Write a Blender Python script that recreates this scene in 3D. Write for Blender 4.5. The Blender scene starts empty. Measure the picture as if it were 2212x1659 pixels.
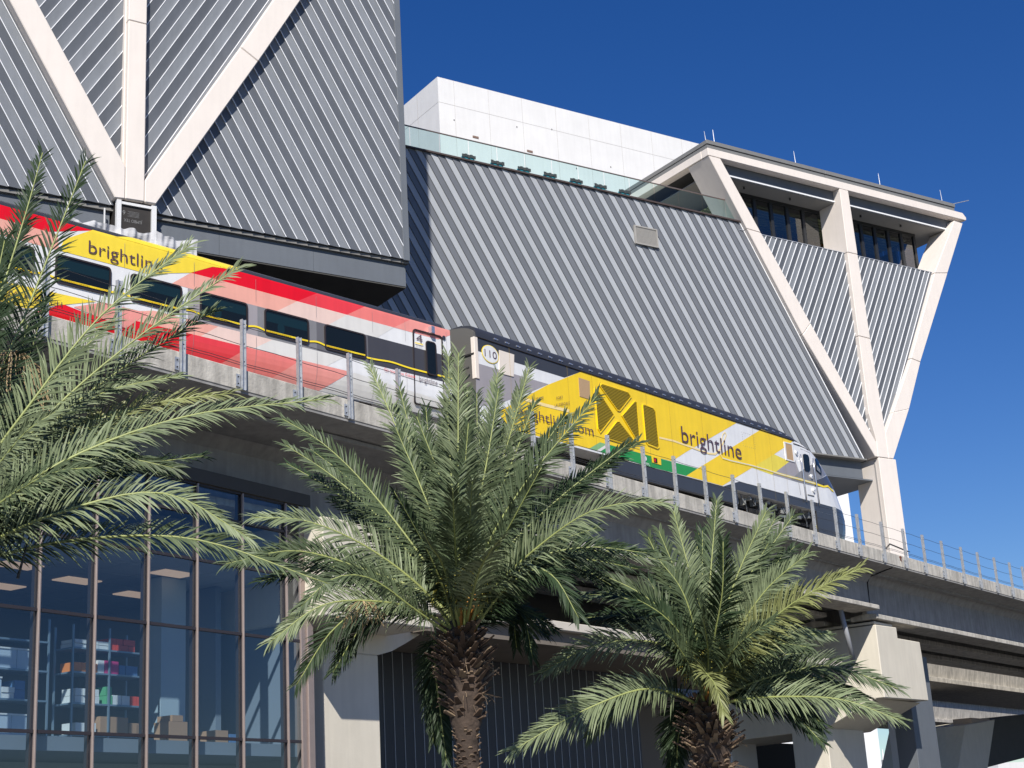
import bpy, math, random
from mathutils import Vector, Matrix
random.seed(7)
R_ = math.radians
scene = bpy.context.scene
COL = scene.collection
# ------------------------------------------------------------------ camera
# world frame: origin at the lens, X along the station facade, Y away from the street, Z up (ground 1.6 m below)
F = 3300.0; CX, CY = 1106.0, 829.5
upc = Vector((-650., 10900., -3323.)).normalized()
def _ray(x, y): return Vector((x-CX, -(y-CY), -F)).normalized()
def _hor(x): return CY + ((x-CX)*upc.x - F*upc.z)/upc.y
ax = _ray(6250., _hor(6250.)); by = upc.cross(ax).normalized()
RM = Matrix((ax, by, upc))
cd = bpy.data.cameras.new('camera'); cam = bpy.data.objects.new('camera', cd); COL.objects.link(cam)
cam.matrix_world = RM.to_4x4()
cd.sensor_width = 36; cd.lens = 36*F/2212.0; cd.clip_end = 6000; cd.clip_start = .1
scene.camera = cam
# ------------------------------------------------------------------ light
SD = Vector((.69, 1.0, -1.03)).normalized()         # direction the sunlight travels
w = bpy.data.worlds.new('World'); scene.world = w; w.use_nodes = True
nt = w.node_tree; bg = nt.nodes['Background']
sky = nt.nodes.new('ShaderNodeTexSky'); sky.sky_type = 'NISHITA'; sky.sun_disc = False
sky.sun_elevation = math.asin(-SD.z); sky.sun_rotation = math.atan2(-SD.x, -SD.y)
sky.altitude = 0; sky.air_density = 1.0; sky.dust_density = .15; sky.ozone_density = 4.5
hs = nt.nodes.new('ShaderNodeHueSaturation'); hs.inputs['Saturation'].default_value = 1.3; hs.inputs['Hue'].default_value = .516
nt.links.new(sky.outputs[0], hs.inputs['Color']); nt.links.new(hs.outputs[0], bg.inputs[0]); bg.inputs[1].default_value = .080
sl = bpy.data.lights.new('sun', 'SUN'); sl.energy = 5.0; sl.angle = R_(.55); sl.color = (1, .95, .87)
so = bpy.data.objects.new('sun', sl); COL.objects.link(so)
so.rotation_euler = SD.to_track_quat('-Z', 'Y').to_euler()
scene.view_settings.view_transform = 'Standard'; scene.view_settings.look = 'None'
scene.view_settings.exposure = .25; scene.view_settings.gamma = 1
scene.render.engine = 'CYCLES'
try: scene.cycles.max_bounces = 7; scene.cycles.transparent_max_bounces = 12
except Exception: pass

# ------------------------------------------------------------------ survey helpers (photo sight lines cut with real planes)
S = .5486
def fr(ox, oy, k): return lambda x, y: ((ox+x/k)*S, (oy+y/k)*S)
def wr(p): return RM @ _ray(p[0], p[1])
def onZ(p, z): d = wr(p); return d*(z/d.z)
def onY(p, y): d = wr(p); return d*(y/d.y)
def onX(p, x): d = wr(p); return d*(x/d.x)
def onP(p, p0, n): d = wr(p); return d*(p0.dot(n)/d.dot(n))
# ------------------------------------------------------------------ materials
def srgb(c):
    return tuple(((v/255.)/12.92 if v/255. <= .04045 else ((v/255.+.055)/1.055)**2.4) for v in c)+(1,)
MATS = {}
def mat(name, c, rough=.6, metal=0, var=0., vscale=3., bump=0., bscale=30., spec=.5, coat=0, streak=0., c2=None, trans=0., obj_var=0.):
    if name in MATS: return MATS[name]
    m = bpy.data.materials.new(name); m.use_nodes = True; t = m.node_tree; b = t.nodes['Principled BSDF']
    b.inputs['Roughness'].default_value = rough; b.inputs['Metallic'].default_value = metal
    b.inputs['Specular IOR Level'].default_value = spec
    if coat: b.inputs['Coat Weight'].default_value = coat; b.inputs['Coat Roughness'].default_value = .05
    c = tuple(c)+((1,) if len(c) == 3 else ())
    b.inputs['Base Color'].default_value = c
    if var or c2 or streak or obj_var:
        tc = t.nodes.new('ShaderNodeTexCoord'); mp = t.nodes.new('ShaderNodeMapping')
        t.links.new(tc.outputs['Object'], mp.inputs[0])
        n = t.nodes.new('ShaderNodeTexNoise'); n.inputs['Scale'].default_value = vscale; n.inputs['Detail'].default_value = 8
        n.inputs['Roughness'].default_value = .65
        t.links.new(mp.outputs[0], n.inputs['Vector'])
        rp = t.nodes.new('ShaderNodeValToRGB')
        d = c2 if c2 else tuple(v*(1-var) for v in c[:3])+(1,)
        if len(d) == 3: d = tuple(d)+(1,)
        rp.color_ramp.elements[0].color = d; rp.color_ramp.elements[0].position = .32
        rp.color_ramp.elements[1].color = c; rp.color_ramp.elements[1].position = .62
        t.links.new(n.outputs['Fac'], rp.inputs[0]); last = rp.outputs[0]
        if streak:
            mp2 = t.nodes.new('ShaderNodeMapping'); mp2.inputs['Scale'].default_value = (2.2, 2.2, .18)
            t.links.new(tc.outputs['Object'], mp2.inputs[0])
            n2 = t.nodes.new('ShaderNodeTexNoise'); n2.inputs['Scale'].default_value = 2.2; n2.inputs['Detail'].default_value = 9
            t.links.new(mp2.outputs[0], n2.inputs['Vector'])
            r2 = t.nodes.new('ShaderNodeValToRGB'); r2.color_ramp.elements[0].position = .38; r2.color_ramp.elements[1].position = .6
            r2.color_ramp.elements[0].color = (1-streak,)*3+(1,); r2.color_ramp.elements[1].color = (1, 1, 1, 1)
            t.links.new(n2.outputs['Fac'], r2.inputs[0])
            mx = t.nodes.new('ShaderNodeMix'); mx.data_type = 'RGBA'; mx.blend_type = 'MULTIPLY'; mx.inputs[0].default_value = 1
            t.links.new(last, mx.inputs[6]); t.links.new(r2.outputs[0], mx.inputs[7]); last = mx.outputs[2]
        if obj_var:
            oi = t.nodes.new('ShaderNodeObjectInfo'); mr = t.nodes.new('ShaderNodeMapRange')
            mr.inputs[3].default_value = 1-obj_var; mr.inputs[4].default_value = 1+obj_var
            t.links.new(oi.outputs['Random'], mr.inputs[0])
            mx = t.nodes.new('ShaderNodeMix'); mx.data_type = 'RGBA'; mx.blend_type = 'MULTIPLY'; mx.inputs[0].default_value = 1
            t.links.new(last, mx.inputs[6]); t.links.new(mr.outputs[0], mx.inputs[7]); last = mx.outputs[2]
        t.links.new(last, b.inputs['Base Color'])
    if bump:
        n3 = t.nodes.new('ShaderNodeTexNoise'); n3.inputs['Scale'].default_value = bscale; n3.inputs['Detail'].default_value = 5
        tc3 = t.nodes.new('ShaderNodeTexCoord'); t.links.new(tc3.outputs['Object'], n3.inputs['Vector'])
        bp = t.nodes.new('ShaderNodeBump'); bp.inputs['Strength'].default_value = bump; bp.inputs['Distance'].default_value = .02
        t.links.new(n3.outputs['Fac'], bp.inputs['Height']); t.links.new(bp.outputs[0], b.inputs['Normal'])
    if trans: b.inputs['Transmission Weight'].default_value = trans
    MATS[name] = m; return m
def glassmat(name, tint, refl, rough=.0, tcol=(1, 1, 1)):
    m = bpy.data.materials.new(name); m.use_nodes = True; t = m.node_tree
    for n in list(t.nodes): t.nodes.remove(n)
    o = t.nodes.new('ShaderNodeOutputMaterial'); g = t.nodes.new('ShaderNodeBsdfGlossy'); tr = t.nodes.new('ShaderNodeBsdfTransparent')
    g.inputs['Roughness'].default_value = rough; g.inputs['Color'].default_value = tuple(tcol)+(1,)
    tr.inputs['Color'].default_value = tuple(tint)+(1,)
    mx = t.nodes.new('ShaderNodeMixShader'); fz = t.nodes.new('ShaderNodeFresnel'); fz.inputs['IOR'].default_value = 1.5; ge = t.nodes.new('ShaderNodeNewGeometry'); ma = t.nodes.new('ShaderNodeMath'); ma.operation = 'MULTIPLY_ADD'; ma.inputs[1].default_value = -.83333; ma.inputs[2].default_value = 1.5; t.links.new(ge.outputs['Backfacing'], ma.inputs[0]); t.links.new(ma.outputs[0], fz.inputs['IOR'])
    mr = t.nodes.new('ShaderNodeMapRange'); mr.inputs[1].default_value = .04; mr.inputs[2].default_value = 1
    mr.inputs[3].default_value = refl; mr.inputs[4].default_value = 1
    t.links.new(fz.outputs[0], mr.inputs[0]); t.links.new(mr.outputs[0], mx.inputs[0])
    t.links.new(tr.outputs[0], mx.inputs[1]); t.links.new(g.outputs[0], mx.inputs[2]); t.links.new(mx.outputs[0], o.inputs[0])
    MATS[name] = m; return m
WHITEB = mat('white_concrete_beam', (.76, .695, .64), .7, var=.05, vscale=.8, bump=.15, bscale=12, streak=.03)
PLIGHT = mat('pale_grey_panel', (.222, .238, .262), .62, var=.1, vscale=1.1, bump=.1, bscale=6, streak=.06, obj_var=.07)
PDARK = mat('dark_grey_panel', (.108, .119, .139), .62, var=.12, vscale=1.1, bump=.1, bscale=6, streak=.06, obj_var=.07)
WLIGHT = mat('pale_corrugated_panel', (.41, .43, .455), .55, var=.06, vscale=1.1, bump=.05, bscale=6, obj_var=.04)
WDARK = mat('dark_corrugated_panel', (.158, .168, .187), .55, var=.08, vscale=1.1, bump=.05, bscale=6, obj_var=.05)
TRIMW = mat('white_reveal_trim', (.85, .86, .88), .4)
TRIMG = mat('grey_reveal_trim', (.36, .38, .42), .4)
BAND = mat('slate_grey_cladding', (.135, .15, .17), .55, var=.08, vscale=.8, bump=.05, streak=.05)
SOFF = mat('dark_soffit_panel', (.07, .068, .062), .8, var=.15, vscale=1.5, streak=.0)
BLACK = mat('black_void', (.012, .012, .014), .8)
WSTUC = mat('white_painted_concrete', (.72, .715, .71), .8, var=.06, vscale=.6, bump=.1, bscale=10, streak=.03)
JOINT = mat('joint_grey', (.40, .38, .36), .8)
CREAM = mat('cream_painted_concrete', (.68, .63, .53), .75, var=.06, vscale=1.0, bump=.12, bscale=14, streak=.05)
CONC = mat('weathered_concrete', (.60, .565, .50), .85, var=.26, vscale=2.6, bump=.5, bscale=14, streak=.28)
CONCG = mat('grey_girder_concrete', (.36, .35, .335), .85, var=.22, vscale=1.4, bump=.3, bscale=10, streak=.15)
GALV = mat('galvanized_steel', (.50, .52, .55), .38, metal=.55, var=.25, vscale=9)
DKMET = mat('dark_anodized_metal', (.03, .032, .035), .4, metal=.3)
ROOFG = mat('grey_roof_flashing', (.20, .20, .195), .5, var=.1, vscale=2)
BRONZE = mat('bronze_mullion', (.36, .29, .26), .4, metal=.35, var=.08, vscale=4)
MULD = mat('dark_mullion', (.035, .03, .035), .45)
G_CURT = glassmat('curtain_glass', (.74, .84, .90), .10, .0, (.80, .87, .95))
G_RAIL = glassmat('rail_glass', (.70, .87, .86), .03, 0)
G_LOUNGE = glassmat('lounge_glass', (.22, .26, .3), .12, 0)
# ------------------------------------------------------------------ mesh helpers
class MB:
    def __init__(s): s.v = []; s.f = []; s.mi = []; s.cur = 0
    def face(s, pts):
        i = len(s.v); s.v += [tuple(p) for p in pts]; s.f.append(tuple(range(i, i+len(pts)))); s.mi.append(s.cur)
    def prism(s, pts, off):
        off = Vector(off); n = len(pts); i = len(s.v)
        s.v += [tuple(p) for p in pts]+[tuple(Vector(p)+off) for p in pts]
        a = list(range(i, i+n)); b = list(range(i+n, i+2*n))
        s.f.append(tuple(a)); s.f.append(tuple(reversed(b)))
        s.mi += [s.cur]*(n+2)
        for k in range(n): s.f.append((a[k], b[k], b[(k+1) % n], a[(k+1) % n]))
        return s
    def box(s, x0, x1, y0, y1, z0, z1):
        return s.prism([(x0, y0, z0), (x1, y0, z0), (x1, y0, z1), (x0, y0, z1)], (0, y1-y0, 0))
    def obox(s, o, u, v, s0, s1, v0, v1, z0, z1):
        P = lambda a, b, c: o+u*a+v*b+Vector((0, 0, c))
        return s.prism([P(s0, v0, z0), P(s1, v0, z0), P(s1, v0, z1), P(s0, v0, z1)], v*(v1-v0))
    def bar(s, p, q, w, h=None, up=Vector((0, 0, 1))):
        p = Vector(p); q = Vector(q); h = h or w; d = (q-p).normalized()
        a = d.cross(up)
        if a.length < 1e-4: a = d.cross(Vector((1, 0, 0)))
        a.normalize(); b = a.cross(d).normalized()
        pts = [p+a*w/2+b*h/2, p-a*w/2+b*h/2, p-a*w/2-b*h/2, p+a*w/2-b*h/2]
        return s.prism(pts, q-p)
    def tube(s, pts, rad, n=6, cap=True):
        pts = [Vector(p) for p in pts]
        if not hasattr(rad, '__len__'): rad = [rad]*len(pts)
        base = len(s.v); ref = Vector((.31, .2, .93))
        for k, p in enumerate(pts):
            d = (pts[min(k+1, len(pts)-1)]-pts[max(k-1, 0)])
            if d.length < 1e-9: d = Vector((0, 0, 1))
            d.normalize(); a = d.cross(ref).normalized(); b = a.cross(d)
            for j in range(n):
                t = 2*math.pi*j/n; s.v.append(tuple(p+(a*math.cos(t)+b*math.sin(t))*rad[k]))
        for k in range(len(pts)-1):
            for j in range(n):
                j2 = (j+1) % n
                s.f.append((base+k*n+j, base+k*n+j2, base+(k+1)*n+j2, base+(k+1)*n+j)); s.mi.append(s.cur)
        if cap:
            s.f.append(tuple(base+j for j in range(n))); s.f.append(tuple(base+(len(pts)-1)*n+j for j in reversed(range(n)))); s.mi += [s.cur]*2
        return s
    def disc(s, c, ax_, r, th, n=20):
        c = Vector(c); ax_ = Vector(ax_).normalized(); ref = Vector((0, 0, 1))
        if abs(ax_.dot(ref)) > .95: ref = Vector((1, 0, 0))
        a = ax_.cross(ref).normalized(); b = ax_.cross(a)
        return s.prism([c+(a*math.cos(2*math.pi*k/n)+b*math.sin(2*math.pi*k/n))*r for k in range(n)], ax_*th)
    def build(s, name, mats, parent=None, smooth=False, bevel=0, norm=True):
        me = bpy.data.meshes.new(name); me.from_pydata(s.v, [], s.f)
        if not isinstance(mats, (list, tuple)): mats = [mats]
        for m in mats: me.materials.append(m)
        if len(mats) > 1:
            mi = s.mi[:len(me.polygons)]+[0]*(len(me.polygons)-len(s.mi)); me.polygons.foreach_set('material_index', mi)
        if norm:
            import bmesh
            b = bmesh.new(); b.from_mesh(me); bmesh.ops.recalc_face_normals(b, faces=b.faces); b.to_mesh(me); b.free()
        if smooth:
            for p in me.polygons: p.use_smooth = True
        me.update()
        o = bpy.data.objects.new(name, me); COL.objects.link(o)
        if parent: 
            o.parent = parent; o.matrix_parent_inverse = Matrix.Translation(-_wl(parent))
        if bevel:
            md = o.modifiers.new('bevel', 'BEVEL'); md.width = bevel; md.segments = 1; md.limit_method = 'ANGLE'
        return o
def _wl(o):
    t = o.location.copy()
    while o.parent: t += o.parent.location+o.matrix_parent_inverse.translation; o = o.parent
    return t
def empty(name, loc=(0, 0, 0), label=None, cat=None, group=None):
    o = bpy.data.objects.new(name, None); o.location = loc; o.empty_display_size = .3; COL.objects.link(o)
    if label: tag(o, label, cat, group)
    return o
def tag(o, label, cat, group=None):
    o['label'] = label; o['category'] = cat
    if group: o['group'] = group
    return o
def stuff(o): o['kind'] = 'stuff'; return o
def clip(poly, a, b, c):   # keep a*x+b*y<=c
    out = []
    for i in range(len(poly)):
        p, q = poly[i], poly[(i+1) % len(poly)]; dp = a*p[0]+b*p[1]-c; dq = a*q[0]+b*q[1]-c
        if dp <= 0: out.append(p)
        if (dp < 0 < dq) or (dq < 0 < dp):
            t = dp/(dp-dq); out.append((p[0]+(q[0]-p[0])*t, p[1]+(q[1]-p[1])*t))
    return out
def area(poly):
    return abs(sum(poly[i][0]*poly[(i+1) % len(poly)][1]-poly[(i+1) % len(poly)][0]*poly[i][1] for i in range(len(poly))))/2
def strips(parent, poly, Y, ang, pt, period, phase, mA, mB, step=.05, trim=None, tw=.05, name='cladding_panel', depth=.12):
    """clad a convex facade polygon (x,z) with lapped diagonal boards, each one its own piece"""
    d = (math.cos(R_(ang)), math.sin(R_(ang))); n = (-d[1], d[0])
    if n[0] < 0: n = (-n[0], -n[1])
    offs = [(p[0]-pt[0])*n[0]+(p[1]-pt[1])*n[1] for p in poly]
    k0 = math.floor(min(offs)/period); k1 = math.ceil(max(offs)/period)
    c0 = pt[0]*n[0]+pt[1]*n[1]; tb = MB()
    for k in range(k0, k1):
        a = c0+k*period; b = a+period
        q = clip(clip(poly, -n[0], -n[1], -(a+.004)), n[0], n[1], b-.004)
        if len(q) < 3 or area(q) < .02: continue
        m = mA if (k+phase) % 2 == 0 else mB
        pts = []
        for p in q:
            fr_ = ((p[0]*n[0]+p[1]*n[1])-a)/period
            pts.append(Vector((p[0], Y-step*(1-fr_), p[1])))
        mb = MB(); mb.prism(pts, (0, depth, 0)); mb.build(name, m, parent)
        if trim:
            q = clip(clip(poly, -n[0], -n[1], -(a-tw*.5)), n[0], n[1], a+tw*.5)
            if len(q) >= 3: tb.prism([Vector((p[0], Y-step-.012, p[1])) for p in q], (0, .05, 0))
    if trim: stuff(tb.build('reveal_trim', trim, parent))
def per(pa, pb, n, Y, ang):
    a = onY(pa, Y); b = onY(pb, Y); dd = (-math.sin(R_(ang)), math.cos(R_(ang)))
    return abs((b.x-a.x)*dd[0]+(b.z-a.z)*dd[1])/n
f1 = fr(0, 0, 2.765); f2 = fr(800, 0, 2.765); f3 = fr(800, 600, 2.765); f7 = fr(1580, 450, 1.58625)
z1 = lambda x, y: (x*.42165, y*.42165)
z2 = fr(1500, 200, 1.3825); z3 = fr(2400, 400, 1.3554); z6 = fr(3200, 700, 1.813)
gN = fr(3200, 1600, 2.765); z7 = lambda x, y: ((2800+x*.7234)*S, (1824+y*.7234)*S)
z8 = lambda x, y: (x*.7234*S, (1824+y*.7234)*S)
zA = lambda x, y: ((1000+x*.6776)*S, (1900+y*.6776)*S); zB = lambda x, y: ((2000+x*.633)*S, (2000+y*.633)*S)
GZ = -1.6
# ================================================================== GROUND
m = MB(); m.face([(-900, -900, GZ), (2500, -900, GZ), (2500, 2500, GZ), (-900, 2500, GZ)])
g = m.build('ground', mat('asphalt', (.06, .058, .056), .9, var=.3, vscale=.3)); g['kind'] = 'structure'
m = MB(); m.box(-60, 140, 6, 30, GZ, GZ+.13)
g = m.build('pavement', mat('paving', (.2, .19, .175), .85, var=.15, vscale=.8)); g['kind'] = 'structure'

# ================================================================== WEDGE BLOCK (left)
WY, WP, WB = 48.0, 48.42, 48.62
wedge = empty('station_hall', (16, 50, GZ), 'grey diagonally clad station block with white V beams, overhanging the red train at upper left', 'building')
ZT = 41.0; ZB = 22.4; ZW = 49.0
m = MB(); m.box(-8, 28.25, WP+.13, 62, 22.3, ZW); m.build('wall_core', BAND, wedge)
T3 = math.tan(R_(60))
ldl = lambda z: 15.41-(z-24)/T3; ldr = lambda z: 16.37-(z-24)/T3
rdl = lambda z: 19.52+(z-27.22)/T3; rdr = lambda z: 20.58+(z-27.22)/T3
pr = per(f2(1230, 0), f2(2045, 0), 9, WP, -60); p0 = onY(f2(1325, 0), WP)
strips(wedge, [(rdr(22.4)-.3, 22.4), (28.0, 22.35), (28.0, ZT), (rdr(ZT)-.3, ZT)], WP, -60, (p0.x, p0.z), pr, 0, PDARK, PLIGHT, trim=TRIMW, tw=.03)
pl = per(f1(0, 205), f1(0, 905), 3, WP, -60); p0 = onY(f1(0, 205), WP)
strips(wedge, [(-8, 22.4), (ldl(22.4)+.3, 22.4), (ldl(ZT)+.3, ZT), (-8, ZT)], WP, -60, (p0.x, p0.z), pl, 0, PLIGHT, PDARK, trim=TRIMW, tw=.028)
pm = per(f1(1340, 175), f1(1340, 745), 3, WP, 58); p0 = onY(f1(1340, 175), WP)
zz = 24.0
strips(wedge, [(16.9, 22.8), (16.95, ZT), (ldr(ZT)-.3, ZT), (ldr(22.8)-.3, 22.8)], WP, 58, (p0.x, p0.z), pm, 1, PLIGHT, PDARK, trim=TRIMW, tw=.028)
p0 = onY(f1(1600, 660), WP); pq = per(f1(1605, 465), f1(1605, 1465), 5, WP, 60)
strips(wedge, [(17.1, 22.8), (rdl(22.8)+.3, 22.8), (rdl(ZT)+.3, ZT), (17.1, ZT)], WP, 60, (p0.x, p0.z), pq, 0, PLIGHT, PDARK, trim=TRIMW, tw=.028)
# corner border strip and bottom lip
m = MB(); m.box(28.0, 28.28, WP-.06, 49.6, 22.3, ZW); m.build('corner_trim', BAND, wedge, bevel=.01)
m = MB(); m.box(-8, 28.28, WP+.07, WP+.6, 22.22, 22.34); m.build('bottom_lip', mat('lip_grey', (.2, .195, .185), .7), wedge)
# lower band and soffit
m = MB(); m.box(-8, 16.3, WB, WB+.3, 21.3, 22.26); m.build('lower_band', BAND, wedge)
m = MB(); m.box(17.9, 20.4, WB, WB+.3, 21.3, 22.26); m.build('lower_band', BAND, wedge)
for a, b in ((20.41, 24.2), (24.21, 28.2)): m = MB(); m.box(a, b, WB, WB+.3, 21.3, 22.26); m.build('lower_band', BAND, wedge)
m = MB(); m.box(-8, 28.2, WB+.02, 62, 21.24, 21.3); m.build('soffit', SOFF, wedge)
# beams
def beam(parent, pts, Y, depth, mt=WHITEB, name='beam', bev=.03):
    m = MB(); m.prism([Vector((p[0], Y, p[1])) for p in pts], (0, depth, 0)); return m.build(name, mt, parent, bevel=bev)
def split_beam(parent, lf, rf, zs, Y, depth):
    for a, b in zip(zs[:-1], zs[1:]):
        beam(parent, [(lf(a), a+.006), (rf(a+(rf(1)-lf(1))*0), a+.006), (rf(b), b-.006), (lf(b), b-.006)], Y, depth)
# left diagonal
beam(wedge, [(16.28, 22.52), (16.63, 22.55), (16.63, 23.8), (ldr(ZT), ZT), (ldl(ZT), ZT)], WY, 1.0)
vz = onY(z1(650, 100), WY).z
beam(wedge, [(16.645, 22.55), (17.335, 22.57), (17.335, vz-.006), (16.645, vz-.006)], WY-.01, 1.0)
beam(wedge, [(16.645, vz+.006), (17.335, vz+.006), (17.335, ZT), (16.645, ZT)], WY-.01, 1.0)
ja = onY(f2(408, 515), WY); jb = onY(f2(600, 668), WY)
beam(wedge, [(17.35, 22.56), (17.77, 22.57), (jb.x, jb.z), (ja.x, ja.z), (17.35, 23.4)], WY, 1.0)
beam(wedge, [(ja.x+.01, ja.z+.012), (jb.x+.01, jb.z+.012), (rdr(39.8), 39.8), (rdl(39.8), 39.8)], WY, 1.0)
# beam side ledge
m = MB(); m.prism([Vector((16.58, WY+.22, 23.0)), Vector((16.64, WY+.22, 23.0)), Vector((16.64, WY+.22, ZT)), Vector((16.58, WY+.22, ZT))], (0, .25, 0)); m.build('beam_flange', WHITEB, wedge)
# boxed column below the node
colb = empty('wrapped_column', (17, 48.6, 10), 'column under the white V beams, boarded in black building paper between white corner beads', 'column')
m = MB(); m.box(16.38, 17.78, WY+.12, WY+1.3, 9, 22.5); m.build('black_board', mat('black_building_paper', (.028, .024, .022), .75, var=.3, vscale=2), colb)
m = MB(); m.box(16.36, 16.52, WY+.03, WY+.2, 9, 22.5); m.build('corner_bead', mat('white_bead', (.74, .74, .74), .5, var=.2, vscale=30), colb)
m = MB(); m.box(17.62, 17.80, WY+.03, WY+.2, 9, 22.5); m.build('corner_bead', MATS['white_bead'], colb)
m = MB(); m.box(16.522, 17.618, WY+.05, WY+.2, 22.36, 22.46); m.build('corner_bead', MATS['white_bead'], colb)
m = MB(); m.box(14.7, 14.76, WY+.3, WY+.36, 9, 22.2); m.build('slender_post', MATS['white_bead'], wedge)
m = MB(); m.box(16.0, 16.04, WY+.3, WY+.36, 9, 22.2); m.build('slender_post', MATS['white_bead'], wedge)
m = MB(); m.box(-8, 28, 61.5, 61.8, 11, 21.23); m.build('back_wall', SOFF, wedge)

def text_mesh(txt, fit_w=None, size=1.0):
    cu = bpy.data.curves.new('t', 'FONT'); cu.body = txt; cu.size = size; cu.offset = -.004; cu.resolution_u = 4
    o = bpy.data.objects.new('t', cu); COL.objects.link(o)
    dg = bpy.context.evaluated_depsgraph_get(); me = bpy.data.meshes.new_from_object(o.evaluated_get(dg))
    vs = [v.co.copy() for v in me.vertices]; fs = [tuple(p.vertices) for p in me.polygons]
    bpy.data.objects.remove(o); bpy.data.curves.remove(cu); bpy.data.meshes.remove(me)
    return vs, fs
def place_text(txt, fn, x0, x1, zbase, h, mt, parent, slant=0, rot180=False, name='lettering', hgt=.72, bold=0):
    """fn(s,z) -> world point; h = ascender height"""
    vs, fs = text_mesh(txt); mn = min(v.x for v in vs); mx = max(v.x for v in vs)
    m = MB()
    for v in vs:
        a = (v.x-mn)/(mx-mn); b = v.y/hgt
        if rot180: a = 1-a; b = 1-b
        s_ = x0+(x1-x0)*a; z_ = zbase+b*h+slant*(x1-x0)*a
        m.v.append(tuple(fn(s_, z_)))
    m.f = fs; m.mi = [0]*len(fs)
    return m.build(name, mt, parent, norm=False)
PGREY = mat('printed_grey', (.22, .22, .22), .7)
cf = lambda s_, z_: Vector((s_, WY+.114, z_))
fE_ = fr(0, 800, 2.765)
q0 = onY(fE_(1350, 150), WY+.114); q1 = onY(fE_(1540, 185), WY+.114); q2 = onY(fE_(1302, 70), WY+.114); q3 = onY(fE_(1345, 120), WY+.114)
place_text('JUMBO TEX', cf, q0.x, q1.x+.03, q0.z-.17, .12, PGREY, colb, rot180=True)
place_text('60', cf, q2.x, q3.x+.06, q3.z-.02, .17, PGREY, colb, rot180=True)
m = MB(); q4 = onY(fE_(1390, 75), WY+.114)
for k in range(5): m.box(q4.x+.05*(k % 2), q4.x+.42, WY+.112, WY+.119, q4.z-.05-.045*k, q4.z-.04-.045*k)
m.build('printed_lines', PGREY, colb)
# netting behind the train
net = MB(); NX, NZ = 110, 30
def netP(i_, j_):
    a_ = i_/NX; x = 14.55+4.62*a_; top = 21.45-.1*a_-.10*abs(math.sin(a_*9.3))**.7+.03*math.sin(a_*41); z = top-j_*.1
    fold = .10*math.sin(a_*23+j_*.18)+.05*math.sin(a_*61-j_*.33)+.035*math.sin(a_*17+j_*.9)+.02*math.sin(a_*120+j_*.5)
    return Vector((x, WY-.25+fold, z+.02*math.sin(a_*30+j_)))
for i in range(NX):
    for j in range(NZ): net.face([netP(i, j), netP(i+1, j), netP(i+1, j+1), netP(i, j+1)])
nm = mat('debris_netting', (.62, .62, .64), .8, var=.12, vscale=5); 
nm.node_tree.nodes['Principled BSDF'].inputs['Alpha'].default_value = .72
tag(net.build('debris_netting', nm, smooth=True), 'crumpled white debris netting strung behind the yellow part of the coach roof', 'netting')

# ================================================================== WING AND TOWER (right)
TY, TP = 60.0, 60.3
wing = empty('station_wing', (45, 62, GZ), 'long pale grey corrugated station wing behind the yellow locomotive, topped by a glass rail', 'building')
tower = empty('station_tower', (66, 62, GZ), 'top heavy station end block with white Y shaped beams and a glazed lounge', 'building')
tl = lambda z: 55.27+(37.57-z)*(63.66-55.27)/(37.57-23.07); trr = lambda z: 56.13+(37.63-z)*(64.97-56.13)/(37.63-23.21)
m = MB(); m.prism([Vector((27, TP+.13, 20.5)), Vector((65.2, TP+.13, 20.5)), Vector((57.2, TP+.13, 33.88)), Vector((27, TP+.13, 33.88))], (0, 3, 0)); m.build('wall_core', BAND, wing)
pw = per(f7(165, 222), f7(1195, 467), 24, TP, -60)
p0 = onY(f7(165, 222), TP)
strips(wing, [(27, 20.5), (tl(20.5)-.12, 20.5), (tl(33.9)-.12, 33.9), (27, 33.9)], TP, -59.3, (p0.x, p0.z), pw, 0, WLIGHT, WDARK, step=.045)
m = MB(); m.prism([Vector((tl(20.5)-.1, TP-.06, 20.5)), Vector((tl(20.5)-.02, TP-.06, 20.5)), Vector((tl(33.9)-.02, TP-.06, 33.9)), Vector((tl(33.9)-.1, TP-.06, 33.9))], (0, .3, 0)); m.build('edge_trim', TRIMW, wing)
m = MB(); m.box(27, 65.26, TP+.35, TP+.6, 19.42, 20.5); m.build('lower_band', BAND, wing)
m = MB(); m.box(27, 65.3, TP-.1, TP+.45, 20.42, 20.497); m.build('bottom_lip', mat('lip_grey', (.2, .195, .185), .7), wing)
m = MB(); m.box(27, 67.0, TP+.36, 68, 19.34, 19.42); m.build('soffit', BAND, wing)
m = MB(); m.box(27, 57.4, TP-.13, TP+.5, 33.9, 33.99); m.build('coping', mat('dark_coping', (.07, .05, .045), .6), wing)
m = MB(); m.box(27, 57.4, TP+.5, 74, 33.7, 33.96); m.build('terrace_floor', CONC, wing)
# louvre hatch
m = MB(); m.box(49.5, 50.95, TP-.12, TP-.04, 31.25, 32.2); hat = m.build('vent_hatch', mat('hatch_tan', (.36, .345, .32), .6), wing)
m = MB(); m.box(49.43, 51.02, TP-.16, TP-.05, 32.2, 32.27); m.box(49.43, 51.02, TP-.16, TP-.05, 31.18, 31.25); m.box(49.43, 49.5, TP-.16, TP-.05, 31.25, 32.2); m.box(50.95, 51.02, TP-.16, TP-.05, 31.25, 32.2)
m.build('hatch_frame', MATS['hatch_tan'], hat)
m = MB()
for k in range(14): m.box(49.51, 50.94, TP-.135, TP-.12, 31.28+k*.066, 31.30+k*.066)
stuff(m.build('louvre_slats', MATS['hatch_tan'], hat))
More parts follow.
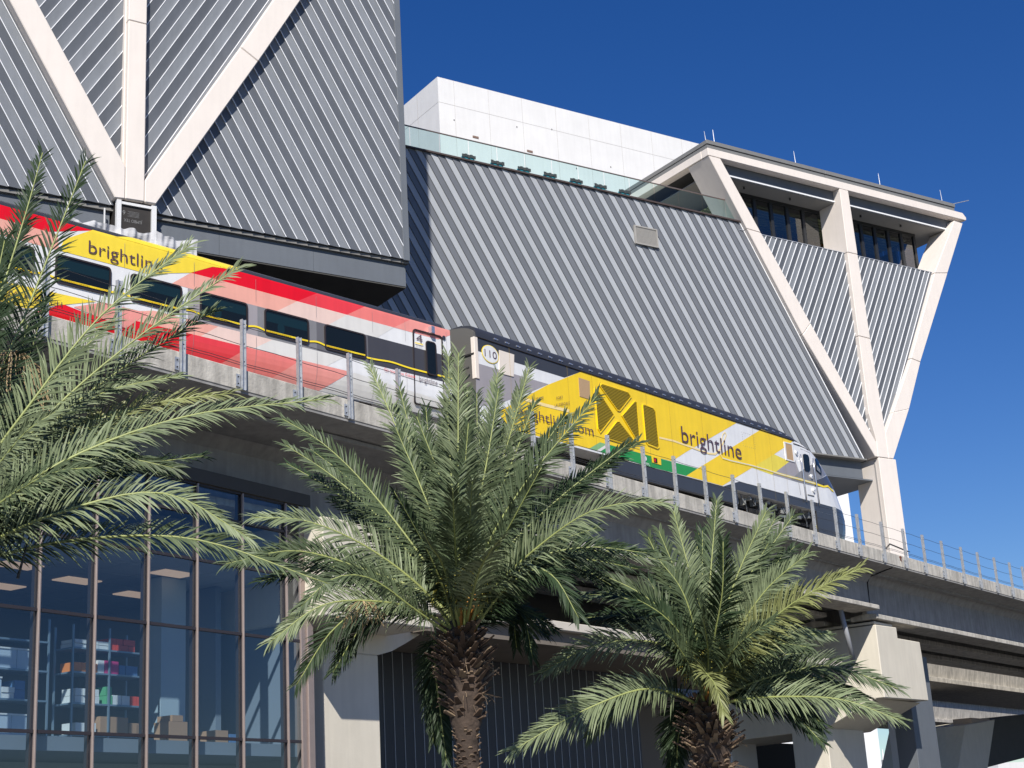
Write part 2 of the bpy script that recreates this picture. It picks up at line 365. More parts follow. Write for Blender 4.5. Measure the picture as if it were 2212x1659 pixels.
# glass rail
rx = [33.9, 35.65]+[35.65+1.745*k for k in range(1, 13)]
rx = [x for x in rx if x < 57.2]+[57.35]
for a, b in zip(rx[:-1], rx[1:]):
    m = MB(); m.face([(a+.02, TP+.2, 33.992), (b-.02, TP+.2, 33.992), (b-.02, TP+.2, 35.24), (a+.02, TP+.2, 35.24)]); m.build('rail_pane', G_RAIL, wing)
m = MB(); m.box(33.5, 57.37, TP+.16, TP+.24, 35.245, 35.285); m.build('handrail', mat('bronze_rail', (.3, .22, .19), .35, metal=.6), wing)
# lounge chairs on the terrace
TEAL = mat('teal_cushion', (.04, .33, .40), .8); WICK = mat('dark_wicker', (.07, .06, .055), .8)
nth = ['first', 'second', 'third', 'fourth', 'fifth', 'sixth', 'seventh', 'eighth', 'ninth', 'tenth', 'eleventh', 'twelfth', 'thirteenth', 'fourteenth', 'fifteenth', 'sixteenth', 'seventeenth', 'eighteenth', 'nineteenth', 'twentieth', 'twenty-first', 'twenty-second', 'twenty-third', 'twenty-fourth', 'twenty-fifth', 'twenty-sixth', 'twenty-seventh', 'twenty-eighth', 'twenty-ninth', 'thirtieth', 'thirty-first', 'thirty-second', 'thirty-third', 'thirty-fourth', 'thirty-fifth', 'thirty-sixth', 'thirty-seventh', 'thirty-eighth']
for k, x in enumerate([39.8, 41.6, 43.3, 45.0, 46.75, 48.4, 50.1]):
    c = empty('lounge_chair', (x, 62.0, 33.96), 'teal lounge chair behind the terrace glass rail, %s from the left' % nth[k], 'chair', 'chairs along the terrace rail')
    z0 = 33.96
    m = MB(); m.box(x-.4, x+.4, 61.7, 62.4, z0+.3, z0+.48); m.build('seat', TEAL, c, bevel=.04)
    m = MB(); m.box(x-.38, x+.38, 61.55, 61.72, z0+.45, z0+.98); m.build('backrest', TEAL, c, bevel=.04)
    m = MB()
    for q in range(5): m.box(x-.42+q*.17, x-.27+q*.17, 61.5, 61.54, z0+.86+.035*(q % 2), z0+1.03+.035*((q+k) % 2))
    m.build('headrest_roll', WICK, c)
    for dx in (-.36, .36):
        for yy in (61.75, 62.35):
            m = MB(); m.box(x+dx-.03, x+dx+.03, yy-.03, yy+.03, z0, z0+.3); m.build('leg', WICK, c)
# --- tower
CZ0 = GZ
def tbeam(pts, Y=TY, d=1.9, name='beam'): return beam(tower, pts, Y, d, name=name, bev=.03)
nz = 20.62
zj1 = 33.45; zj2 = 27.9
L_ = lambda z: tl(z); Rr = lambda z: trr(z)
tbeam([(tl(37.6), 37.6), (trr(37.6), 37.6), (trr(33.42), 33.42), (tl(33.48), 33.48)])
tbeam([(tl(33.46), 33.46), (trr(33.40), 33.40), (trr(28.3), 28.3), (tl(27.5), 27.5)], d=1.0)
tbeam([(tl(27.48), 27.48), (trr(28.28), 28.28), (66.06, 21.5), (66.0, 20.63), (65.83, 20.63)], d=1.0)
VL = lambda z: 65.68+.0*(z); VR = lambda z: 66.46+(37.5-z)*.024
tbeam([(65.72, 37.6), (66.46, 37.6), (VR(33.4), 33.4), (65.7, 33.4)], Y=TY-.01)
tbeam([(65.7, 33.38), (VR(33.38), 33.38), (VR(28.0), 28.0), (65.72, 28.05)], Y=TY-.01, d=1.0)
tbeam([(65.72, 28.03), (VR(27.98), 27.98), (66.9, 22.7), (66.9, 20.63), (66.02, 20.63), (66.08, 21.6), (65.74, 23.2)], Y=TY-.01, d=1.0)
ri = lambda z: 69.22+(z-23.67)*(76.02-69.22)/(37.38-23.67); ro = lambda z: 69.75+(z-25)*(77.05-69.75)/(37.6-25)+.0
# outer edge of right arm traced
oe = [onY(gN(880, 573), TY), onY(z3(1600, 1640), TY), onY(z3(1660, 1390), TY), onY(z3(1805, 915), TY), onY(z3(1886, 650), TY), onY(z3(1882, 608), TY)]
ie = [onY(z3(1840, 635), TY), onY(z3(1735, 915), TY), onY(z3(1610, 1370), TY), onY(z3(1512, 1659), TY)]
nb = onY(gN(795, 330), TY)
tbeam([(ie[0].x, ie[0].z), (oe[4].x, oe[4].z), (oe[3].x, oe[3].z+.01), (ie[1].x, ie[1].z+.01)], d=1.9)
tbeam([(ie[1].x, ie[1].z-.01), (oe[3].x, oe[3].z-.01), (oe[2].x, oe[2].z+.01), (ie[2].x, ie[2].z+.01)], d=1.0)
tbeam([(ie[2].x, ie[2].z-.01), (oe[2].x, oe[2].z-.01), (oe[1].x, oe[1].z), (ie[3].x, ie[3].z)], d=1.0)
tbeam([(ie[3].x, ie[3].z), (oe[1].x, oe[1].z), (67.32, nz+.01), (66.92, nz+.01), (66.92, 22.2)], d=1.0)
# column
m = MB(); m.box(66.06, 67.51, TY, TY+1.9, GZ, 20.61); c_ = m.build('column', WHITEB, tower, bevel=.03)
m = MB(); m.box(66.02, 66.058, TY+.28, TY+.36, GZ, 20.5); m.build('corner_bead', JOINT, c_)
m = MB(); m.tube([(65.9, 60.9, 14.9), (66.03, 59.97, 15.5), (67.6, 59.97, 15.1)], .025, 5); m.build('cable', DKMET, c_)
# tower wall core and cladding
m = MB(); m.prism([Vector((57.5, TP+.13, 33.4)), Vector((65.9, TP+.13, 20.7)), Vector((67.0, TP+.13, 20.7)), Vector((73.8, TP+.13, 33.4))], (0, 1.4, 0)); m.build('wall_core', BAND, tower)
pt_ = per(z6(668, 645), z6(837, 683), 5, TP, 60); p0 = onY(z6(837, 683), TP); zf = fr(2900, 800, 1.58625)
pa = onY(zf(380, 242), TP); pb = onY(zf(229, 640), TP)
pa2 = onY(zf(407, 250), TP)
ta = math.degrees(math.atan2(33.43-onY(zf(293,430),TP).z, onY(zf(380,242),TP).x-onY(zf(293,430),TP).x))
TA = 62
pt1 = per(zf(157, 188), zf(665, 307), 16, TP, TA)
strips(tower, [(trr(33.4)-.4, 33.42), (trr(23)-.4, 23.0), (66.2, 21.2), (66.2, 33.42)], TP, TA, (pa.x, pa.z), pt1, 1, WLIGHT if 0 else PLIGHT, PDARK, trim=TRIMW, tw=.028)
pb = onY(zf(1230, 437), TP)
strips(tower, [(66.3, 33.42), (66.3, 22.2), (67.5, 22.2), (ri(33.42)+.15, 33.42)], TP, TA, (pb.x, pb.z), per(zf(770, 335), zf(1175, 428), 14, TP, TA), 0, PLIGHT, PDARK, trim=TRIMW, tw=.028)
m = MB(); m.box(57.3, 74.0, TP-.06, TP+1.5, 33.425, 33.46); m.build('sill_cap', TRIMG, tower)
m = MB(); m.box(57.9, 73.6, TP+.5, 72, 33.3, 33.42); m.build('lounge_floor', CONC, tower)
# roof: ring beam, fascia, soffit
RX1 = 76.55
m = MB(); m.prism([Vector((55.22, TY-.01, 37.615)), Vector((77.2, TY-.01, 37.60)), Vector((77.25, TY-.01, 37.80)), Vector((76.95, TY-.01, 38.09)), Vector((55.22, TY-.01, 38.09))], (0, .57, 0)); m.build('ring_beam', WHITEB, tower, bevel=.02)
m = MB(); m.box(55.2, 55.78, TY+.57, 73, 37.615, 38.09); m.build('ring_beam', WHITEB, tower, bevel=.02)
m = MB(); m.box(76.6, 77.2, TY+.57, 66, 37.615, 38.09); m.build('ring_beam', WHITEB, tower)
m = MB(); m.box(55.24, 64.6, TY+.04, 73, 38.093, 38.33); m.box(64.63, RX1-.3, TY+.04, 73, 38.093, 38.33); m.build('roof_fascia', ROOFG, tower)
m = MB(); m.box(55.2, 64.6, TY-.02, 73, 38.355, 38.60); m.box(64.63, RX1-.25, TY-.02, 73, 38.355, 38.60); m.build('roof_coping', ROOFG, tower, bevel=.01)
m = MB(); m.box(55.8, 76.3, TY+.57, TY+.9, 36.98, 37.62); m.build('inner_fascia', BAND, tower)
m = MB(); m.box(55.8, 76.3, TY+.53, TY+.62, 36.90, 36.975); m.build('fascia_drip', TRIMW, tower)
m = MB(); m.box(55.8, 76.35, TY+.6, 63.9, 36.84, 36.895); m.build('soffit', mat('lounge_soffit', (.2, .2, .195), .75, var=.08, vscale=1), tower)
m = MB(); m.box(55.8, 59.0, 63.9, 73, 36.84, 36.895); m.build('soffit', MATS['lounge_soffit'], tower)
m = MB(); m.box(57.5, 76.0, 71.5, 71.7, 33.4, 37.6); m.build('back_wall', mat('lounge_wall', (.12, .12, .13), .8), tower)
m = MB(); m.box(75.2, 75.3, 64.5, 66, 33.4, 36.8); m.build('side_wall', MATS['lounge_wall'], tower)
# lounge glazing (set back at y 62) with dark frames
def gl_row(x0, x1, y, n, z0=33.42, z1_=36.84):
    st = (x1-x0)/n
    for k in range(n):
        m = MB(); m.face([(x0+k*st+.03, y, z0), (x0+(k+1)*st-.03, y, z0), (x0+(k+1)*st-.03, y, z1_-.2), (x0+k*st+.03, y, z1_-.2)]); m.build('lounge_pane', G_LOUNGE, tower)
        m = MB(); m.box(x0+k*st-.11, x0+k*st+.11, y-.08, y+.1, z0, z1_-.2); m.build('mullion', DKMET, tower)
    m = MB(); m.box(x0-.2, x1+.1, y-.08, y+.1, z1_-.2, z1_); m.build('head_frame', DKMET, tower)
gl_row(59.0, 65.65, 62.0, 5); gl_row(66.9, 74.2, 62.0, 6)
m = MB(); m.box(74.1, 74.3, 61.92, 62.1, 33.42, 36.64); m.build('mullion', DKMET, tower)
for k in range(3): m = MB(); m.face([(74.2, 62.1+k*1.3, 33.42), (74.2, 63.35+k*1.3, 33.42), (74.2, 63.35+k*1.3, 36.8), (74.2, 62.1+k*1.3, 36.8)]); m.build('lounge_pane', G_LOUNGE, tower)
# interior: yellow-green louvred ceiling band, ducts
YEL = mat('lounge_ceiling_slats', (.42, .46, .25), .7); ORN = mat('orange_timber', (.42, .22, .07), .6)
m = MB()
for k in range(10): m.box(58.5, 74.1, 62.5+k*.35, 62.72+k*.35, 36.55-.0*k, 36.62)
m.build('ceiling_slats', YEL, tower)
m = MB()
for k in range(60): m.box(59+.25*k, 59.14+.25*k, 64.6, 64.7, 35.85, 36.15)
m.box(59, 74.1, 64.7, 64.8, 35.8, 36.2); stuff(m.build('timber_valance', ORN, tower))
# the little glass end panel on the rail
m = MB(); m.face([(57.37, TP+.2, 33.99), (57.37, 62, 33.99), (57.37, 62, 35.2), (57.37, TP+.2, 35.2)]); m.build('rail_pane', G_RAIL, wing)
# ceiling fixtures
for x in (58.9, 62.6, 68.6, 72.2):
    m = MB(); m.tube([(x, 61.2, 36.84), (x, 61.2, 36.70)], [.05, .07], 8); m.build('sprinkler_head', DKMET, tower)
m = MB(); m.tube([(58.2, 63.6, 36.84), (58.2, 63.6, 36.72), (58.2, 63.6, 36.6)], [.13, .16, .08], 10); m.build('dome_camera', mat('pale_plastic', (.6, .6, .6), .4), tower, smooth=True)
# lightning rods
for k, (a, b) in enumerate([((515, 207), (507, 178)), ((560, 215), (554, 182)), ((995, 335), (987, 302)), ((1446, 458), (1439, 422)), ((1778, 545), (1770, 516))]):
    p = onY(z3(*a), TY+.3); q = onY(z3(*b), TY+.3)
    m = MB(); m.tube([(p.x, TY+.3, 38.5), (q.x-.0, TY+.3, 39.55 if k else 39.3)], [.03, .012], 5)
    tag(m.build('lightning_rod', GALV), 'thin lightning rod on the tower roof edge, %s from the left' % nth[k], 'rod', 'lightning rods along the tower roof')
m = MB(); m.tube([(76.1, TY+.3, 38.62), (77.4, TY-.3, 38.95)], .025, 5); tag(m.build('lightning_rod', GALV), 'thin rod leaning outwards over the right end of the tower roof', 'rod')

# ================================================================== WHITE BOX BUILDING
white = empty('white_building', (60, 80, GZ), 'tall windowless white concrete block rising behind the terrace', 'building')
WT = 47.1
m = MB(); m.box(45.81, 72, 74, 92, 30, WT); m.build('wall', WSTUC, white)
m = MB(); 
for x in [47.0, 49.6, 52.2, 54.9, 57.6, 60.3, 63.0, 65.7]: m.box(x-.007, x+.007, 73.993, 74.01, 34, WT)
m.box(45.83, 72, 73.9925, 74.01, 45.33, 45.345); m.box(45.803, 45.815, 74.02, 92, 45.33, 45.345)
m.box(45.803, 45.815, 76.6, 76.624, 34, WT); m.build('wall_joints', JOINT, white)
for x, z in ((48.45, 43.45), (52.6, 43.35)):
    m = MB(); m.box(x-.22, x+.22, 73.97, 74.0, z-.07, z+.07); m.build('wall_slot', mat('slot_brown', (.2, .13, .1), .7), white)
for x, z in ((51.7, 44.9), (54.5, 45.35), (59.2, 43.6), (56.3, 42.9), (46.9, 44.3), (63.5, 43.2)):
    m = MB(); m.box(x-.03, x+.03, 73.985, 74.0, z-.05, z+.05); m.build('wall_anchor', DKMET, white)
# ================================================================== VIADUCT
TO = Vector((0, 27.35, 0)); TU = Vector((math.cos(R_(20)), math.sin(R_(20)), 0)); TV = Vector((-TU.y, TU.x, 0))
def T(s_, v_, z_): return TO+TU*s_+TV*v_+Vector((0, 0, z_))
def tbox(a, b, c, d, e, f): m = MB(); m.obox(TO, TU, TV, a, b, c, d, e, f); return m
via = empty('viaduct', tuple(T(40, 4, GZ)), 'weathered concrete railway viaduct carrying the train across the picture', 'viaduct')
for a, b in ((-30, 24.72), (24.76, 54.4), (54.44, 84), (84.04, 140)):
    tbox(a, b, 0, .28, 10.86, 11.4).build('parapet', CONC, via, bevel=.02)
for a, b, w_, zf_, zt_ in ((-30, 24.72, 2.4, 8.72, 8.97), (24.76, 53.62, .9, 9.06, 9.31), (53.68, 140, 1.1, 8.70, 8.97)):
    ww = w_+.45
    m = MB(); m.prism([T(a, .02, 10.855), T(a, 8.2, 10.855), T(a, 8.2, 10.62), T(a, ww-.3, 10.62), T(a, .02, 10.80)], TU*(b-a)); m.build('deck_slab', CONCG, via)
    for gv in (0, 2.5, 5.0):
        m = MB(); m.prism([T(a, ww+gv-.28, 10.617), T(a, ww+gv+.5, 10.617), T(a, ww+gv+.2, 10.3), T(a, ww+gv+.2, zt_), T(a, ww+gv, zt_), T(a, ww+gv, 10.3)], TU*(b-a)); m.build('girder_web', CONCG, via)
        m = MB(); m.prism([T(a, w_+gv, zf_), T(a, w_+gv+1.25, zf_), T(a, w_+gv+1.25, zt_-.08), T(a, ww+gv+.2, zt_-.002), T(a, ww+gv, zt_-.002), T(a, w_+gv, zt_-.06)], TU*(b-a)); m.build('girder_flange', CONC, via, bevel=.02)
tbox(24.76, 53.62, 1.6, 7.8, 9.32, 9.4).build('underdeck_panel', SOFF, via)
tbox(-30, 140, .9, 1.0, 10.60, 10.70).build('drip_rail', CONCG, via)
tbox(-30, 140, 8.0, 8.25, 10.86, 11.4).build('parapet', CONC, via)
# rails
for vv in (2.4, 3.9): tbox(-30, 140, vv, vv+.07, 10.86, 11.03).build('rail', mat('rail_steel', (.16, .09, .06), .6, metal=.6), via)
# hairline cracks and rust on parapet joint
m = MB(); m.tube([T(24.74, -.006, 11.38), T(24.8, -.006, 11.2), T(24.7, -.006, 11.05), T(25.3, -.006, 10.98)], .012, 4); m.build('rust_crack', mat('rust', (.16, .05, .03), .9), via)
m = MB(); m.prism([T(54.28, -.006, 11.31), T(54.5, -.006, 11.37), T(54.62, -.006, 11.3), T(54.52, -.006, 11.24), T(54.6, -.006, 11.1), T(54.42, -.006, 11.17), T(54.36, -.006, 11.27)], TV*.01); m.build('rust_spall', MATS['rust'], via)
m = MB(); m.tube([T(53.65, .1, 10.78), T(53.65, .95, 10.59), T(53.65, 1.2, 10.55), T(53.65, 1.33, 10.3), T(53.65, 1.36, 9.4)], .03, 5); m.build('joint_strip', BLACK, via)
# parallel viaducts behind
for nm, off, zf_, lab, s0, s1 in (('far_viaduct', 10.25, 8.5, 'second concrete viaduct running behind the first at right', 56, 200), ('rear_viaduct', 25.25, 8.5, 'rearmost pale viaduct girder low at the right edge', 60, 260)):
    fv = empty(nm, tuple(T(80, off, GZ)), lab, 'viaduct')
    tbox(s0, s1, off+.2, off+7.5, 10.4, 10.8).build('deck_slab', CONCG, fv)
    m = MB(); m.prism([T(s0, off+.5, 10.4), T(s0, off+6.6, 10.4), T(s0, off+6.2, zf_+.3), T(s0, off+.75, zf_+.3)], TU*(s1-s0)); m.build('girder_web', CONC, fv)
    tbox(s0, s1, off+.45, off+6.3, zf_, zf_+.3).build('girder_flange', CONC, fv, bevel=.02)
# fence posts
post_s = [5.65, 7.55, 9.44, 11.37, 13.23, 15.13, 17.04, 18.9, 20.84, 22.9, 24.95, 27.0, 29.05, 31.13, 33.28, 35.28, 37.36, 39.45, 41.52, 43.71, 45.95, 48.02, 50.16, 52.62, 54.96, 57.17, 59.44, 61.88, 64.08, 66.39, 68.61, 70.56, 72.8, 75.0]
for k, s_ in enumerate(post_s):
    if k < 10: where, n_ = 'in front of the coach', k
    elif s_ < 51: where, n_ = 'in front of the locomotive', k-10
    else: where, n_ = 'right of the locomotive nose', k-23
    fp = empty('fence_post', tuple(T(s_, -.06, 10.9)), 'galvanized steel post %s, %s from the left' % (where, nth[max(n_, 0)]), 'fence post', 'steel fence posts along the viaduct parapet')
    m = MB(); m.obox(TO, TU, TV, s_-.06, s_-.05, -.11, -.012, 10.86, 12.64); m.obox(TO, TU, TV, s_+.05, s_+.06, -.11, -.012, 10.86, 12.64); m.obox(TO, TU, TV, s_-.0499, s_+.0499, -.07, -.06, 10.86, 12.64)
    m.build('channel', GALV, fp)
    m = MB(); m.obox(TO, TU, TV, s_-.2, s_-.077, -.035, -.011, 10.93, 11.24); m.build('base_plate', GALV, fp)
    m = MB()
    for zz in (11.0, 11.17): m.disc(T(s_-.14, -.036, zz), -TV, .018, .02, 6)
    for zz in (12.5, 12.0, 11.55): m.disc(T(s_-.02, -.111, zz), -TV, .014, .02, 6)
    stuff(m.build('bolts', DKMET, fp))
for zz, lb in ((12.5, 'top'), (12.02, 'middle'), (11.56, 'upper of the two low'), (11.50, 'lowest')):
    m = MB(); m.tube([T(a, -.02+.01*math.sin(a), zz-.012*math.sin(a*3)) for a in [post_s[0]+q*.53 for q in range(132)]], .009, 4)
    tag(m.build('fence_wire', mat('wire', (.09, .09, .1), .5, metal=.5)), 'thin %s wire strung between the steel fence posts' % lb, 'wire', 'wires strung along the fence posts')

# ================================================================== PIERS
pier = empty('pier', tuple(T(56, 3, GZ)), 'cream stepped hammerhead pier under the viaduct joint at right', 'pier')
e0 = [(53.7, 5.32), (58.58, 5.38), (58.5, 7.42), (58.45, 8.02), (55.95, 8.02), (55.95, 8.5), (53.7, 8.45)]
m = MB(); m.prism([T(a, 1.22, b) for a, b in e0], TV*9.0); m.build('cap', CREAM, pier, bevel=.03)
m = MB(); m.obox(TO, TU, TV, 53.8, 55.7, 1.3, 9, 8.5, 8.62); m.build('cap_step', CREAM, pier, bevel=.02)
# haunch below the cap
m = MB(); m.prism([T(53.705, 1.6, 5.325), T(53.705, 10.2, 5.325), T(53.705, 10.2, 4.1), T(53.705, 4.2, 4.25)], TU*4.86); m.build('haunch', CREAM, pier, bevel=.02)
m = MB(); m.obox(TO, TU, TV, 53.72, 57.6, 4.1, 5.8, GZ, 4.3); m.build('shaft', CREAM, pier, bevel=.03)
m = MB(); m.obox(TO, TU, TV, 54.1, 55.0, 1.5, 2.4, 8.63, 8.8); m.build('bearing', BLACK, pier)
m = MB(); m.obox(TO, TU, TV, 53.75, 55.3, 1.25, 2.6, 8.78, 8.86); m.build('bearing_plate', mat('pale_green_paint', (.45, .55, .5), .5), pier)
pa = onP(z7(705, 800), T(0, 1.6, 0), TV); pb = onP(z7(775, 1075), T(0, 1.6, 0), TV)
m = MB(); m.tube([pa, pb], .11, 10); m.build('drain_pipe', mat('grey_pvc', (.28, .29, .31), .5), pier, smooth=True)
# dark pillar right of the cap
PV = 2.6; pa_ = (onP(z7(1113, 1500), T(0, PV, 0), TV)-TO).dot(TU); pb_ = (onP(z7(1232, 1500), T(0, PV, 0), TV)-TO).dot(TU)
pil = MB(); pil.obox(TO, TU, TV, pa_, pb_, PV, PV+.95, GZ, 7.75)
tag(pil.build('grey_pillar', BAND, bevel=.02), 'square dark grey pillar standing just right of the cream pier', 'pillar')
# far pier bottom right
fp_ = empty('far_pier', tuple(T(72, 13, GZ)), 'tapered cream pier cap with its shaded side coloured dark at the lower right corner', 'pier')
V0 = 9.0
P1 = [onP(z7(*q), T(0, V0, 0), TV) for q in ((1255, 1665), (1385, 1425), (1545, 1395), (1425, 1665))]
P1 = [P1[0]-Vector((0, 0, 3)), P1[1], P1[2], P1[3]-Vector((0, 0, 3))]
m = MB(); m.prism(P1, TV*.4); 
P2 = [onP(z7(*q), T(0, V0, 0), TV) for q in ((1385, 1425), (1545, 1395), (1760, 1360), (1760, 1590), (1420, 1668))]
m = MB(); m.prism([P1[0]+Vector((0,0,0)), P1[1], P1[2], P1[3]], TV*5); m.build('cap_end', CREAM, fp_, bevel=.03)
m = MB(); m.prism([P2[1]+TV*.05+TU*.0, P2[2]+TV*.05, P2[3]+TV*.05, P2[4]+TV*.05+Vector((0,0,-.1))], TV*4); m.build('cap_shaded_side', SOFF, fp_)  # shaded side of the cream cap, shade put into the dark colour
q1 = onP(z7(1415, 1385), T(0, V0+.4, 0), TV); q2 = onP(z7(1520, 1418), T(0, V0+.4, 0), TV)
m = MB(); m.prism([Vector((q1.x, q1.y, q1.z)), Vector((q2.x, q2.y, q1.z)), Vector((q2.x, q2.y, q2.z-.1)), Vector((q1.x, q1.y, q2.z-.1))], TV*1.2); m.build('bearing_pad', mat('pink_concrete', (.5, .38, .3), .8), fp_)

# left pier (behind the middle palm)
pier2 = empty('pier', tuple(T(22, 3, GZ)), 'cream hammerhead pier between the glazed shop wall and the dark ribbed wall', 'pier')
VA = 3.0
def av(x, y, v_=VA): q = onP(zA(x, y), T(0, v_, 0), TV); return q
shl = av(355, 1100); shr = av(725, 1000)
pts = [av(403, 1659), av(742, 1659), av(725, 1000), av(398, 970)]
pts[0].z = pts[1].z = GZ
m = MB(); m.prism([pts[0], pts[1], pts[2], pts[3]], TV*3.0); m.build('shaft', CREAM, pier2, bevel=.05)
m = MB(); a_ = av(355, 1659); b_ = av(355, 1050); a_.z = GZ
m.prism([a_+TV*.7, pts[0]-TU*.01, pts[3]-TU*.01, b_+TV*.7], TV*2.2); m.build('shaft_chamfer', CREAM, pier2)
cp = [av(300, 700, 1.3), av(880, 700, 1.3), av(870, 600, 1.3), av(640, 200, 1.3), av(500, 100, 1.3), av(420, 400, 1.3)]
s_of = lambda q: (q-TO).dot(TU)
c0s = 18.75
m = MB(); m.prism([T(c0s+.5, 1.35, 6.0), T(23.6, 1.35, 6.0), T(23.6, 1.35, 7.2), T(22.4, 1.35, 7.9), T(22.4, 1.35, 8.6), T(c0s+.5, 1.35, 8.6)], TV*7.5); m.build('cap', CREAM, pier2, bevel=.03)
# curved haunch towards the right
hn = [(725, 1002), (800, 980), (880, 935), (960, 885), (1030, 820), (1100, 760), (700, 760), (520, 800), (398, 972)]
m = MB(); m.prism([av(x, y, 3.02) for x, y in hn], TV*2.9); m.build('haunch', CREAM, pier2)
# ledge beam above dark ribbed wall
shop2 = empty('ribbed_wall_building', tuple(T(35, 7, GZ)), 'dark ribbed metal wall in shade behind the two right palms', 'building')
SB = mat('shade_dark_ribbed_panel', (.035, .038, .045), .5)  # near-black because the shade on this wall is put into its colour
la = onP(zB(40, 665), T(0, 2.2, 0), TV); lz = la.z
tbox(24.6, 52, 2.2, 8, lz-.28, lz).build('ledge_beam', mat('pale_ledge', (.62, .57, .5), .8, var=.1, vscale=1), shop2, bevel=.02)
tbox(24.6, 52, 2.45, 8, lz-.75, lz-.285).build('ledge_soffit', mat('brown_soffit', (.2, .17, .14), .8, var=.2, vscale=1), shop2)
s0 = s_of(onP((822, 1600), T(0, 6.0, 0), TV)); s1 = s_of(onP((1385, 1600), T(0, 6.0, 0), TV))
k = 0; ss = s0-1.2; wd = .47
while ss < s1:
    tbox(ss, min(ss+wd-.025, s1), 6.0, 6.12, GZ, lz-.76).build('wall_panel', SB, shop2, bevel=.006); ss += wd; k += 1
m = MB(); ss = s0-1.2+wd-.025
while ss < s1: m.obox(TO, TU, TV, ss+.003, ss+.022, 5.985, 6.1, GZ, lz-.76); ss += wd
stuff(m.build('joint_trims', mat('steel_joint', (.45, .48, .5), .4), shop2))
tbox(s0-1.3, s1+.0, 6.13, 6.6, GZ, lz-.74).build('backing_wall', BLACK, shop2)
tbox(s1+.02, s1+9, 9.0, 9.4, GZ, 6.0).build('side_wall', mat('taupe_wall', (.17, .155, .14), .8), shop2)
tbox(24.6, 53.0, 8.3, 8.6, lz, 10.6).build('dark_gap_backing', SOFF, shop2)  # added dark backing, closes a sky gap and stands for the dim underside
fl_ = onY(z7(1560, 1630), 210); fr_ = onY(z7(1900, 1630), 210)
m = MB(); m.box(fl_.x, fr_.x, 210, 230, GZ, fl_.z); tag(m.build('far_low_building', WSTUC), 'pale low building at the very bottom right corner under the viaduct', 'building')
qa = (onP(z7(200, 1500), T(0, 10.2, 0), TV)-TO).dot(TU); qb = (onP(z7(560, 1500), T(0, 10.2, 0), TV)-TO).dot(TU)
tag(tbox(qa, qb, 10.2, 10.5, GZ, 4.3).build('shade_sheet', BLACK), 'black sheet standing in for the dark void under the viaduct, left of the cream pier shaft', 'wall')  # added black sheet, its colour stands for the deep shade in the void
# small white wall and far building glimpsed low
p = onP(zB(1380, 1400), T(0, 9.5, 0), TV); q = onP(zB(1535, 1400), T(0, 9.5, 0), TV)
m = MB(); m.prism([Vector((p.x, p.y, GZ)), Vector((q.x, q.y, GZ)), Vector((q.x, q.y, p.z+.3)), Vector((p.x, p.y, p.z+.3))], TV*.5)
tag(m.build('low_white_wall', WSTUC), 'small patch of white panelled wall under the viaduct right of the second palm trunk', 'wall')
d2 = (onY(z7(748, 300), 170)+onY(z7(934, 1560), 170))/2
fw = empty('far_office', (d2.x-10, 170, GZ), 'distant plain white building, seen beside the locomotive nose and again under the viaduct', 'building')
m = MB(); m.box(d2.x-22, d2.x, 170, 190, GZ, 62); m.build('wall', mat('bright_white_render', (.8, .8, .8), .8), fw)
m = MB(); [m.box(d2.x-a_, d2.x-a_+.05, 169.97, 170, GZ, 62) for a_ in (3.2, 7.5)]; m.build('wall_joints', JOINT, fw)
w1 = onY(z7(808, 1525), 170); w2 = onY(z7(832, 1605), 170)
m = MB(); m.box(w1.x, w2.x, 169.8, 170.0, w2.z, w1.z); m.build('window', mat('teal_window', (.05, .17, .18), .2), fw)
h1 = onY(z7(945, 1640), 320); h2 = onY(z7(1030, 1640), 320); hz = h1.z
fd = empty('far_roof', (h1.x, 320, GZ), 'tiny distant grey hipped roof with a spire against the sky', 'building')
m = MB(); m.box(h1.x-1, h2.x+2, 320, 340, GZ, hz); m.build('wall', WSTUC, fd)
cxm = onY(z7(970, 1640), 320).x
m = MB(); m.prism([Vector((h1.x-1, 320, hz)), Vector((h2.x+2, 320, hz)), Vector((h2.x-2, 320, hz+1.0)), Vector((cxm+1, 320, hz+1.4)), Vector((cxm-1, 320, hz+1.4))], (0, 18, 0)); m.build('roof', ROOFG, fd)
m = MB(); m.tube([(cxm, 322, hz+1), (cxm, 322, hz+4.5)], [.5, .1], 6); m.build('spire', WSTUC, fd)

# ================================================================== SHOP CURTAIN WALL (lower left)
CO = onZ(z8(0, 765), 5.45); CO = Vector((CO.x, CO.y, 0)); ca = R_(24); CU = Vector((math.cos(ca), math.sin(ca), 0)); CV = Vector((-CU.y, CU.x, 0))
shop = empty('glazed_shop', tuple(CO+CU*4+Vector((0, 0, GZ))), 'glass curtain walled building with bronze mullions under the viaduct at left', 'building')
def cbox(a, b, c, d, e, f, mb=None): m = mb or MB(); m.obox(CO, CU, CV, a, b, c, d, e, f); return m
mu = [.98-1.58*k for k in (4, 3, 2, 1)]+[.98, 2.54, 4.12, 5.70, 7.29, 8.92, 9.52]
rows = [GZ, .5, 2.9, 5.42, 7.08, 8.2, 8.95]
for i, a in enumerate(mu):
    wdt = .024 if i < len(mu)-1 else .10
    cbox(a-wdt, a+wdt, -.07, -.005, GZ, 8.95).build('mullion', BRONZE, shop, bevel=.008)
    if i < len(mu)-1: cbox(a-.02, a+.02, -.004, .2, GZ, 8.95).build('mullion', MULD, shop)
for z_ in rows[1:]:
    for a, b in zip(mu[:-1], mu[1:]):
        cbox(a+.036, b-.036, -.03, .05, z_-.035, z_+.035).build('transom', MULD, shop)
random.seed(11)
